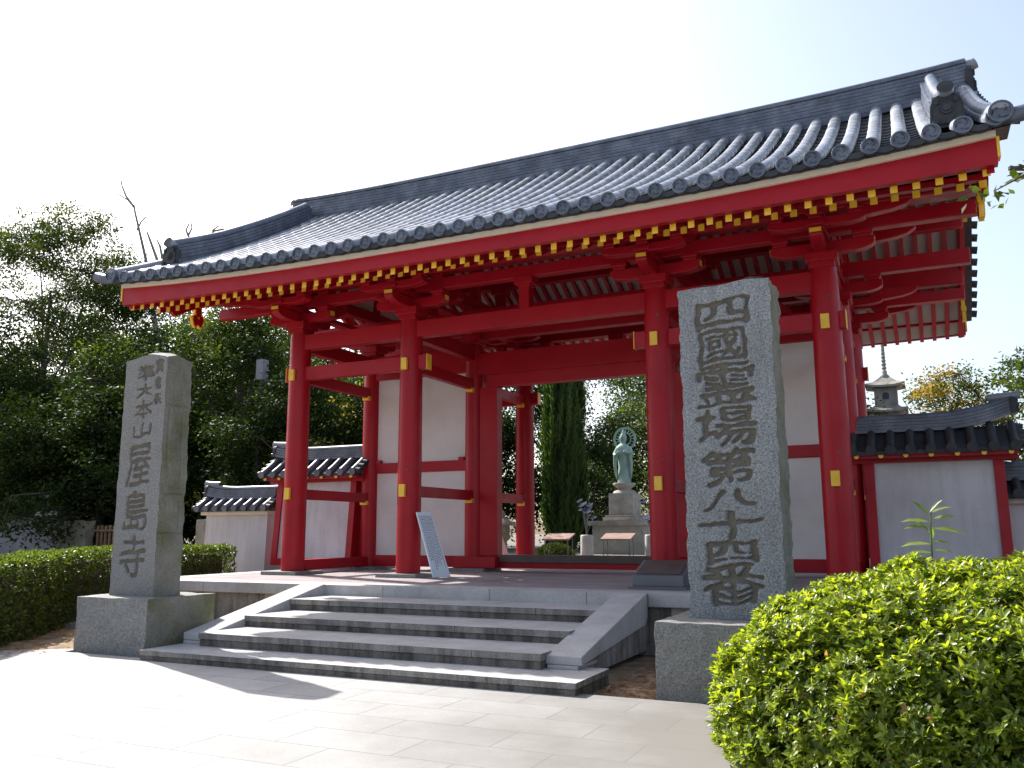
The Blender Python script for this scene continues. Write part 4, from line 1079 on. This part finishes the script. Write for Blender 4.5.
tree('bushy_tree', 'shadowy low tree beyond the bamboo fence', 'tree', (-17.6, 11.5, -.3), 5.6, auto_lobes(5.4, 3.5, -.2, 12, 25), 'leaf_dark', 330, 60, .18, .66, trunk=.2, seed=25)
tree('bushy_tree', 'shadowy low tree above the roofed white wall at far left', 'tree', (-21.8, 9.5, -.3), 7.0, auto_lobes(6.8, 4.4, -.2, 14, 26), 'leaf_dark', 330, 60, .18, .66, trunk=.2, seed=26)
tree('bushy_tree', 'tall far tree forming the leafy skyline left of the dead tree', 'tree', (-31.5, 22, -.3), 15.0, auto_lobes(14.6, 6.4, .5, 18, 61), 'leaf_mid', 330, 60, .24, 1.0, trunk=.3, seed=61, leafm2='leaf_dark', frac2=.5)
tree('bushy_tree', 'tall far tree forming the skyline under the left roof end', 'tree', (-22.0, 24, -.3), 12.6, auto_lobes(12.2, 5.4, .5, 17, 63), 'leaf_mid', 330, 60, .24, .95, trunk=.3, seed=63, leafm2='leaf_dark', frac2=.5)
tree('bushy_tree', 'far tree behind the leftmost gate column filling the sky gap', 'tree', (-14.5, 26, -.3), 12.4, auto_lobes(12.0, 5.0, .5, 16, 65), 'leaf_dark', 330, 60, .24, .95, trunk=.3, seed=65, leafm2='leaf_mid', frac2=.4)
tree('bushy_tree', 'dark tree far behind between the left columns and white panels', 'tree', (-9.5, 20, -.3), 9.0, auto_lobes(8.6, 4.0, .0, 14, 67), 'leaf_dark', 320, 60, .2, .8, trunk=.25, seed=67)
# seen through the gateway
tree('bushy_tree', 'leafy tree behind the statue with sky showing through', 'tree', (.6, 27.5, -.1), 9.6, auto_lobes(9.2, 4.6, .4, 15, 31), 'leaf_dark', 330, 58, .20, .8, trunk=.26, seed=31, leafm2='leaf_mid', frac2=.4)
tree('bushy_tree', 'far leafy tree high behind the statue halo', 'tree', (-2.2, 35, -.1), 12.5, auto_lobes(12.2, 5.2, 1.0, 16, 71), 'leaf_mid', 330, 60, .22, .85, trunk=.28, seed=71, leafm2='leaf_dark', frac2=.5)
tree('bushy_tree', 'dark tree behind the cypress in the gateway', 'tree', (-4.6, 22.5, -.1), 9.0, auto_lobes(8.7, 3.9, .0, 14, 33), 'leaf_dark', 330, 60, .19, .75, trunk=.25, seed=33)
tree('bushy_tree', 'small dark tree beside the statue pedestal', 'tree', (-.75, 17.5, -.1), 3.4, auto_lobes(3.3, 1.15, -.1, 8, 35), 'leaf_dark', 130, 60, .12, .36, trunk=.1, seed=35)
tree('bushy_tree', 'tree with browning sprays just right of the statue', 'tree', (3.3, 19.5, -.1), 4.6, auto_lobes(4.4, 1.7, .2, 9, 36), 'leaf_mid', 150, 56, .14, .45, trunk=.14, seed=36, leafm2='leaf_orange', frac2=.18)
tree('bushy_tree', 'tall dark tree glimpsed beside the right door post', 'tree', (5.2, 28.5, -.1), 9.0, auto_lobes(8.6, 3.6, .2, 12, 37), 'leaf_dark', 260, 56, .19, .75, trunk=.25, seed=37)
# right, beyond the wing wall
tree('autumn_tree', 'rounded tree with orange autumn leaves beyond the right wall roof', 'tree', (11.15, 23, -.1), 6.9, auto_lobes(6.7, 1.9, 2.6, 11, 41, .6), 'leaf_mid', 190, 60, .12, .42, trunk=.16, seed=41, leafm2='leaf_orange', frac2=.28)
tree('bushy_tree', 'airy green tree with flat sprays at the right edge beyond the wall', 'tree', (13.9, 21.5, -.1), 7.3, auto_lobes(6.9, 2.5, 2.4, 11, 43, .4), 'leaf_mid', 150, 50, .15, .5, trunk=.16, seed=43, flat=.35)
tree('overhanging_tree', 'tree at the right whose drooping branch tip enters the frame', 'tree', (14.6, -4.2, GZ), 5.6, [(-1.9, -.5, 4.45, 1.25, .8, .5), (-.6, .2, 4.9, 1.3, 1.2, .7), (.7, .4, 4.8, 1.2, 1.2, .7), (-3.72, -.8, 3.98, .24, .25, .26), (-2.9, -.7, 4.3, .4, .3, .3)], 'leaf_mid', 90, 24, .09, .20, .14, seed=45, leafm2='leaf_yellow', frac2=.15)

# bare dead tree on the left
dt = thing('dead_tree', 'bare dead tree with crooked grey branches above the left roof corner', 'tree', (-23.2, 16.5, -.3))
b = MB()
def px(u, v, y):
    d = fw+rt*((u-512)/FPX)-up*((v-384)/FPX); o = cam.matrix_world.translation; t = (y-o.y)/d.y; return o+d*t
YD = 17.0
b.tube([(-22.6, YD, -.5), px(168, 420, YD), px(152, 300, YD), px(146, 260, YD), px(135, 212, YD), px(134, 205, YD)], [.26, .18, .10, .075, .05, .04], 8)
b.build('trunk', 'bark_dead', dt)
b = MB()
for pts, r0 in (([(134, 207), (128, 200), (118, 194)], .05), ([(134, 207), (126, 196), (122, 186), (121, 180)], .05), ([(137, 230), (141, 222), (146, 217)], .04),
                ([(150, 290), (170, 265), (185, 248), (192, 238), (198, 240), (206, 241), (214, 231), (224, 229)], .10), ([(190, 240), (186, 230), (189, 224)], .05),
                ([(158, 262), (150, 240), (147, 232)], .06), ([(188, 236), (192, 228), (191, 223)], .04), ([(150, 290), (163, 262), (160, 246), (157, 240)], .07), ([(212, 231), (218, 226), (224, 226)], .03)):
    P3 = [px(u, v, YD+.15*i) for i, (u, v) in enumerate(pts)]
    b.tube(P3, [max(.035, r0*1.3*(1-i/len(P3)*.75)) for i in range(len(P3))], 6)
b.build('limbs', 'bark_dead', dt)

# columnar cypress
cy = thing('cypress_tree', 'tall narrow dark green cypress seen through the gateway', 'tree', (-.24, 13.2, -.1))
b = MB(); b.tube([(-.24, 13.2, -.3), (-.24, 13.2, 9.8)], [.14, .03], 8); b.build('trunk', 'bark', cy)
n_ = 52000; HC = 10.5; zz = rng.uniform(0, 1, n_)**1.15; a = rng.uniform(0, 6.283, n_)
plume = np.array([mnoise.noise(Vector((math.cos(q)*3.2, math.sin(q)*3.2, z_*9+1.3*math.sin(q*3)))) for q, z_ in zip(a, zz)])
rad = .84*np.minimum(1, (zz+.05)*6)*np.clip(1.02-zz, 0, 1)**.38*(.82+.34*plume)
rad *= 1-.34*rng.random(n_)**1.6
P = np.stack([-.24+rad*np.cos(a), 13.2+rad*np.sin(a), zz*HC], 1); out = np.stack([np.cos(a), np.sin(a), np.zeros(n_)], 1)
D = norm(out*.45+[0, 0, 1]+rand_dirs(n_)*.35); FN = norm(out+rand_dirs(n_)*.6)
V, F, tn = leaves_quads(P, D, FN, rng.uniform(.10, .26, n_), rng.uniform(.03, .055, n_), np.clip(.45+plume*.8+rng.normal(0, .2, n_), 0, 1))
np_mesh('crown', V, F, 'leaf_cypress', cy, tn)
b = MB(); b.lathe([(.3, .1), (.44, 1.0), (.42, 3.2), (.38, 5.4), (.28, 7.3), (.02, 10)], (-.24, 13.2, 0), 14); b.build('inner_wood', 'leaf_cypress', cy)

# clipped shrub in the court
sb = thing('shrub', 'small rounded green shrub just behind the threshold', 'shrub', (1.1, 9.2, -.1))
n_ = 2600; d = rand_dirs(n_); d[:, 2] = np.abs(d[:, 2]); P = np.array([1.1, 9.2, -.1])+d*[.55, .45, .42]*rng.uniform(.8, 1.03, n_)[:, None]
V, F, tn = leaves_quads(P, norm(d+rand_dirs(n_)*.8), norm(d+rand_dirs(n_)*.6+[0, 0, .5]), rng.uniform(.05, .09, n_), rng.uniform(.025, .045, n_), np.clip(rng.normal(.5, .3, n_), 0, 1))
np_mesh('foliage', V, F, 'leaf_hedge', sb, tn)
b = MB(); b.lathe([(.35, 0), (.40, .12), (.3, .26), (.02, .33)], (1.1, 9.2, -.1), 12); b.build('branches', 'bark', sb)

# ------------------------------------------------------------------ court behind the gate: statue, pedestal, stone posts, tables
ped = thing('statue_pedestal', 'stepped grey stone pedestal under the bronze statue', 'pedestal', (.83, 16, -.1))
b = MB()
b.box(-.05, 1.72, 15.15, 16.85, -.1, .82); b.build('base_tier', 'stone_pale', ped, .02)
b = MB(); b.box(-.16, 1.83, 15.05, 16.95, .82, .98); b.build('base_cornice', 'stone_pale', ped, .02)
b = MB(); b.box(.24, 1.42, 15.4, 16.6, .98, 1.10); b.box(.30, 1.36, 15.45, 16.55, 1.10, 1.17); b.build('middle_step', 'stone_pale', ped, .015)
b = MB(); b.box(.40, 1.26, 15.57, 16.43, 1.17, 1.90); b.build('die_block', 'stone_pale', ped, .015)
b = MB(); b.lathe([(.40, 1.90), (.36, 1.98), (.24, 2.02), (.22, 2.06), (.34, 2.14), (.40, 2.24), (.37, 2.25)], (.83, 16, 0), 20); b.build('lotus_base', 'stone_pale', ped)
stt = thing('bronze_statue', 'green bronze standing robed figure with round halo on stone pedestal', 'statue', (.83, 16, 2.25))
b = MB(); c = (.83, 16, 2.25)
prof = [(.21, 0), (.235, .05), (.20, .25), (.185, .55), (.20, .80), (.235, 1.0), (.25, 1.15), (.225, 1.25), (.12, 1.32), (.075, 1.36), (.10, 1.42), (.125, 1.50), (.12, 1.58), (.08, 1.66), (.05, 1.72), (.06, 1.76), (.02, 1.82)]
vs = []; NS = 22
for r_, z in prof:
    for k in range(NS):
        t = 2*math.pi*k/NS; f_ = 1+(.10*math.cos(7*t+z*3) if z < 1.2 else 0)*min(1, z*4)
        vs.append((c[0]+r_*f_*math.cos(t)+.015*math.sin(z*4), c[1]+r_*f_*.78*math.sin(t), c[2]+z))
b.add(vs, [(i*NS+k, i*NS+(k+1) % NS, (i+1)*NS+(k+1) % NS, (i+1)*NS+k) for i in range(len(prof)-1) for k in range(NS)], 0, True)
b.add(vs[-NS:], [tuple(range(NS))], 0)
for s in (-1, 1):   # arms and hanging sleeves
    b.tube([(c[0]+s*.19, c[1], c[2]+1.20), (c[0]+s*.29, c[1]-.05, c[2]+.98), (c[0]+s*.20, c[1]-.20, c[2]+.98+.05*s), (c[0]+s*.08, c[1]-.26, c[2]+1.06)], [.085, .085, .065, .04], 9)
    b.tube([(c[0]+s*.26, c[1]-.10, c[2]+.95), (c[0]+s*.29, c[1]-.10, c[2]+.65), (c[0]+s*.27, c[1]-.06, c[2]+.35), (c[0]+s*.25, c[1]-.04, c[2]+.15)], [.075, .06, .045, .02], 8)
b.build('figure', 'bronze', stt)
b = MB(); hc = Vector((c[0], c[1]+.16, c[2]+1.52)); NS = 36
def ring(r0, r1):
    vs = []
    for k in range(NS):
        t = 2*math.pi*k/NS
        for rr_, yy in ((r0, -.02), (r1, -.02), (r1, .02), (r0, .02)): vs.append((hc.x+rr_*math.cos(t), hc.y+yy, hc.z+rr_*math.sin(t)))
    fs = [(k*4+q, k*4+(q+1) % 4, ((k+1) % NS)*4+(q+1) % 4, ((k+1) % NS)*4+q) for k in range(NS) for q in range(4)]
    b.add(vs, fs)
ring(.34, .41); ring(.20, .225)
for k in range(18):
    t = 2*math.pi*k/18; b.tube([hc+Vector((.21*math.cos(t), 0, .21*math.sin(t))), hc+Vector((0.36*math.cos(t), 0, .36*math.sin(t)))], .010, 5)
b.tube([(c[0], c[1]+.1, c[2]+1.2), (c[0], c[1]+.17, c[2]+1.3)], .02, 6)
b.build('halo', 'bronze', stt)

def flower_post(x, y, label, group):
    t = thing('stone_post', label, 'post', (x, y, -.1), group)
    b = MB(); b.lathe([(.15, -.02), (.16, .02), (.155, .62), (.145, .66), (.02, .665)], (x, y, -.1), 18); b.build('shaft', 'step_top', t)
    return t
flower_post(2.45, 8.0, 'round pale stone post left of the pedestal in the court', 'stone flower posts'); flower_post(3.78, 9.0, 'round pale stone post in front of the pedestal right corner', 'stone flower posts')
def lotus_spray(x, y, label):
    t = thing('lotus_ornament', label, 'ornament', (x, y, .56))
    b = MB(); lf = MB()
    for k in range(7):
        a = k*.9+x; h = random.uniform(.25, .85); e = Vector((x+.26*math.cos(a)*random.uniform(.3, 1), y+.26*math.sin(a)*random.uniform(.3, 1), .56+h))
        b.tube([(x, y, .55), ((x+e.x)/2, (y+e.y)/2, .56+h*.6), e], .009, 5)
        n_ = 10; r_ = random.uniform(.07, .13); tilt = Vector((random.uniform(-.5, .5), -.6, 1)).normalized(); u_ = tilt.orthogonal().normalized(); v_ = tilt.cross(u_)
        vs = [e]+[e+(u_*math.cos(q*.628)+v_*math.sin(q*.628))*r_*(1+.15*math.cos(q*3))+tilt*.03 for q in range(n_)]
        lf = MB(); lf.add(vs, [(0, 1+q, 1+(q+1) % n_) for q in range(n_)]); lf.build('leaf', 'lotus', t)
    b.build('stem', 'dark_metal', t)
lotus_spray(2.45, 8.0, 'dark metal lotus spray standing on the left stone post'); lotus_spray(3.78, 9.0, 'dark metal lotus spray standing on the right stone post')
def tilt_table(x, y, wd, label):
    t = thing('offering_table', label, 'table', (x, y, -.1))
    b = MB(); b.prism([(y-.22, .42), (y+.22, .56), (y+.22, .60), (y-.22, .46)], 'x', x-wd/2, x+wd/2); b.build('table_top', 'rust', t, .005)
    for sx in (-1, 1):
        for sy in (-1, 1):
            b = MB(); b.tube([(x+sx*(wd/2-.06), y+sy*.16, -.1), (x+sx*(wd/2-.06), y+sy*.16, .48+sy*.05)], .014, 6); b.build('leg', 'dark_metal', t)
tilt_table(1.45, 8.6, .75, 'small rusty sloping table just left of the round stone post'); tilt_table(2.95, 8.9, .80, 'small rusty sloping table between the two round stone posts')
# stone lantern and pinkish board by the left door post
sl_ = thing('stone_lantern', 'grey stone lantern half hidden behind the left doorway post', 'lantern', (.35, 7.6, -.1))
b = MB(); b.lathe([(.26, -.02), (.24, .06), (.12, .12), (.11, .50), (.20, .58), (.22, .66)], (.35, 7.6, -.1), 8); b.build('pillar', 'granite_moss', sl_)
b = MB(); b.box(.22, .48, 7.47, 7.73, .562, .80); b.build('light_chamber', 'granite_moss', sl_)
b = MB(); b.lathe([(.34, .90), (.30, .96), (.10, 1.08), (.06, 1.12), (.08, 1.18), (.02, 1.27)], (.35, 7.6, -.1), 8); b.build('cap', 'granite_moss', sl_)
bd = thing('leaning_board', 'narrow pinkish board leaning behind the left doorway post', 'board', (1.15, 6.05, PZ))
b = MB()
vs = [(1.02, 6.0, PZ), (1.27, 6.1, PZ), (.90, 6.05, .92), (.72, 5.97, .92)]
b.add(vs+[(p+.02, q+.04, r_) for p, q, r_ in vs], [(0, 1, 2, 3), (7, 6, 5, 4), (0, 4, 5, 1), (1, 5, 6, 2), (2, 6, 7, 3), (3, 7, 4, 0)]); b.build('panel', 'board_pink', bd)
b = MB(); b.tube([(.80, 6.3, PZ), (.82, 6.06, .86)], .015, 6); b.build('prop', 'wood_dark', bd)

# ------------------------------------------------------------------ notice board against the second column, display case
nb = thing('notice_board', 'narrow white notice board with columns of small writing leaning at second column', 'notice board', (2.85, 0, 0))
A0 = Vector((2.97, -.22, PZ+.01)); A1 = Vector((3.10, .10, PZ+.01)); T0 = Vector((2.60, -.15, .97)); T1 = Vector((2.70, .13, .97))
nrm = (A1-A0).cross(T0-A0).normalized()
if nrm.x < 0: nrm = -nrm
b = MB(); vs = [A0, A1, T1, T0]; b.add(vs+[v-nrm*.02 for v in vs], [(0, 1, 2, 3), (7, 6, 5, 4), (0, 4, 5, 1), (1, 5, 6, 2), (2, 6, 7, 3), (3, 7, 4, 0)])
b.build('panel', 'board_white', nb)
b = MB()
for c_ in range(8):
    u0 = .90-c_*.105; z_ = .94
    end = random.uniform(.10, .35)
    while z_ > end:
        h = .022*random.uniform(.7, 1.2)
        def pp(u, v): return A0.lerp(A1, u).lerp(T0.lerp(T1, u), v)+nrm*.002
        for q in range(2):
            du = random.uniform(0, .03)
            b.add([pp(u0-.05+du, z_), pp(u0+du, z_), pp(u0+du, z_-h*.4), pp(u0-.05+du, z_-h*.4)], [(0, 1, 2, 3)]); 
        b.add([pp(u0-.03, z_), pp(u0-.016, z_), pp(u0-.016, z_-h), pp(u0-.03, z_-h)], [(0, 1, 2, 3)])
        z_ -= h*1.45
b.build('writing', 'ink', nb)
b = MB(); b.tube([(2.98, .06, PZ), T0.lerp(T1, .5)+Vector((-.03, 0, -.15))], .014, 6); b.build('prop', 'red', nb)

dc = thing('display_case', 'low grey sloping-lid display case in front of the third column', 'display case', (6.9, -1.2, PZ))
b = MB(); X0, X1 = 6.60, 7.26; b.box(X0-.04, X1+.04, -1.47, -.72, PZ, PZ+.03); b.build('base_plate', 'dark_metal', dc)
b = MB(); b.prism([(-1.42, PZ+.03), (-.76, PZ+.03), (-.76, .26), (-.90, .275), (-1.42, .10)], 'x', X0, X1); b.build('body', 'dark_metal', dc, .008)
b = MB(); b.prism([(-1.37, .123), (-.93, .271), (-.932, .278), (-1.372, .13)], 'x', X0+.05, X1-.05); b.build('lid_panel', 'wood_dark', dc)

# ------------------------------------------------------------------ stone pagoda far right behind
pg_ = thing('stone_pagoda', 'tall weathered stone pagoda with stacked roofs beyond the right wall', 'pagoda', (8.75, 30, -.1))
b = MB(); b.box(7.6, 9.9, 28.85, 31.15, -.1, 1.55); b.build('base', 'stone_mid', pg_, .03)
z = 1.55
for k in range(5):
    hw = .62-.035*k; ew = 1.02-.05*k
    b = MB(); b.box(8.75-hw, 8.75+hw, 30-hw, 30+hw, z, z+.84); bo = b.build('storey', 'stone_mid', pg_, .02)
    b = MB()
    for s in (-1, 1): b.prism([(8.75-.14, z+.30), (8.75+.14, z+.30), (8.75+.14, z+.52), (8.75+.08, z+.62), (8.75-.08, z+.62), (8.75-.14, z+.52)], 'y', 30+s*(hw+.001), 30+s*(hw+.006))
    b.build('niche_shade', 'ink', bo)  # flat dark plate on the face, stands for the shade inside a niche
    b = MB(); zr = z+.84; n_ = 8; g_ = []
    for j in range(2):
        pass
    rows = [(ew, .0), (ew, .09), (ew*.72, .19), (hw-.05, .33)] if k < 4 else [(ew, .0), (ew, .09), (ew*.6, .26), (.14, .55)]
    vs = []
    for r_, dz in rows:
        for q in range(4*n_):
            e_, f_ = divmod(q, n_); t = f_/n_*2-1
            cc = [(t, -1), (1, t), (-t, 1), (-1, -t)][e_]
            lift = .10*abs(t)**3 if dz < .12 else .03*abs(t)**3
            vs.append((8.75+cc[0]*r_, 30+cc[1]*r_, zr+dz+lift))
    N4 = 4*n_
    b.add(vs, [(i*N4+q, i*N4+(q+1) % N4, (i+1)*N4+(q+1) % N4, (i+1)*N4+q) for i in range(len(rows)-1) for q in range(N4)])
    b.add(vs[:N4], [tuple(range(N4))[::-1]]); b.add(vs[-N4:], [tuple(range(N4))])
    b.build('roof_tier', 'stone_mid', pg_)
    z = zr+.30
zf = z+.18
b = MB(); pf = [(.20, 0), (.22, .10), (.12, .2)]
for k in range(9): pf += [(.115-.006*k, .28+k*.17), (.115-.006*k, .36+k*.17), (.075, .37+k*.17), (.075, .44+k*.17)]
pf += [(.09, 1.9), (.10, 2.0), (.02, 2.15)]
b.lathe(pf, (8.75, 30, zf), 12); b.build('finial', 'stone_mid', pg_)

# ------------------------------------------------------------------ far-left items
fwall = thing('boundary_wall', 'far white wall, painted grey for shade, with thin roof at the left edge beyond the hedge', 'wall', (-15.5, 6, -.3))
b = MB(); b.box(-24, -13.92, 5.85, 6.15, -.4, 1.10); b.build('wall', 'plaster_shaded', fwall)
b = MB(); b.box(-24, -13.70, 5.6, 6.4, 1.10, 1.18); b.prism([(5.55, 1.18), (6.45, 1.18), (6.0, 1.46)], 'x', -24, -13.75, 0); b.build('roof', 'tile_dark', fwall)
oni(-14.4, 6.0, 1.40, (1, 0, 0), .30, .38, fwall, True, .08)
b = MB(); b.box(-14.55, -13.66, 5.55, 5.62, 1.16, 1.30); b.build('wall_cap', 'plaster', fwall)
for x, lab, wd, h in ((-13.6, 'dark lichen-patched stone slab beside the far white wall', .42, 1.12),):
    t = rough_block(x, x+.62, 5.6, 5.85, -.4, .98, {'-x', '+x', '-y', '+z', '+y'}, .05, 6, 3, 8, seed=51)
    t.m = [0]*len(t.m); tag(t.build('stone_slab', 'granite_moss'), lab, 'stone slab')
    t = rough_block(x+.64, x+1.25, 5.62, 5.9, -.4, 1.0, {'-x', '+x', '-y', '+z', '+y'}, .06, 6, 3, 8, seed=57)
    t.m = [0]*len(t.m); tag(t.build('stone_slab', 'granite_moss'), 'pale-topped stone slab next to the bamboo fence', 'stone slab')
bf = thing('bamboo_fence', 'low brown bamboo fence between stone slab and left pillar', 'fence', (-12, 6, -.3))
b = MB()
for k in range(17): b.tube([(-12.3+k*.17, 6.0, -.4), (-12.3+k*.17, 6.0, .86+.02*(k % 2))], .045, 8)
struct(b.build('canes', 'bamboo', bf), 'part') if False else b.build('canes', 'bamboo', bf)
b = MB()
for z in (.25, .72): b.tube([(-12.45, 5.93, z), (-9.45, 5.93, z)], .035, 8)
b.build('rails', 'bamboo', bf)
t = rough_block(-5.35, -4.72, 3.0, 3.25, -.4, .95, {'-x', '+x', '-y', '+z'}, .02, 6, 3, 8, seed=63); t.m = [0]*len(t.m)
tag(t.build('stone_post', 'granite_moss'), 'stained grey stone post at the end of the low tiled wall', 'post')
# kerb stones in the soil
kb = MB(); kb.prism([(-3.3, -3.0), (-1.75, -3.05), (-1.7, -2.8), (-3.3, -2.2)], 'z', -.76, -.67); tag(kb.build('kerb_stone', 'granite_warm', None, .01), 'flat kerb stone on the soil at the foot of the hedge', 'kerb stone')
# street-lamp style pole between trees
po = thing('utility_pole', 'grey pole with pale box and crossarm among the left trees', 'pole', (-10.08, 10.2, -.1))
b = MB(); b.tube([(-10.06, 10.2, -.3), (-10.06, 10.2, 6.4)], [.09, .07], 10); b.build('shaft', 'pole_dark', po)
b = MB(); b.box(-10.2, -9.9, 10.05, 10.35, 5.75, 6.45); b.build('box', 'pole_grey', po, .02)
b = MB(); b.tube([(-10.1, 10.2, 5.72), (-8.8, 10.2, 5.62)], .03, 8); b.build('crossarm', 'pole_dark', po)
# a power line crossing far left sky
for k, (z0, z1, lab) in enumerate(((26.5, 22.0, 'thin upper power line across the left sky'), (24.2, 19.6, 'thin lower power line across the left sky'))):
    b = MB(); P0 = px(-120, 120+k*55, 40); P1 = px(420, 320+k*40, 46)
    pts = [P0.lerp(P1, q/12)-Vector((0, 0, 1.2*math.sin(math.pi*q/12))) for q in range(13)]
    b.tube(pts, .012, 5); tag(b.build('power_line', 'pole_grey'), lab, 'cable', 'power lines')

# fallen leaves and twigs on the bare soil
n_ = 1500; k_ = np.arange(n_) < 1000
P = np.where(k_[:, None], np.column_stack([rng.uniform(-3.2, .72, n_), rng.uniform(-6.6, -2.6, n_), np.full(n_, -.705)]), np.column_stack([rng.uniform(7.28, 7.84, n_), rng.uniform(-4.9, -2.4, n_), np.full(n_, -.748)]))
D = norm(rng.normal(size=(n_, 3))*[1, 1, .12]); FN = norm(rng.normal(size=(n_, 3))*.25+[0, 0, 1]); ln = rng.uniform(.03, .09, n_)
V, F, tn = leaves_quads(P, D, FN, ln, ln*rng.uniform(.12, .5, n_), rng.random(n_))
o = np_mesh('leaf_litter', V, F, 'leaf_brown', None, tn); o['kind'] = 'stuff'
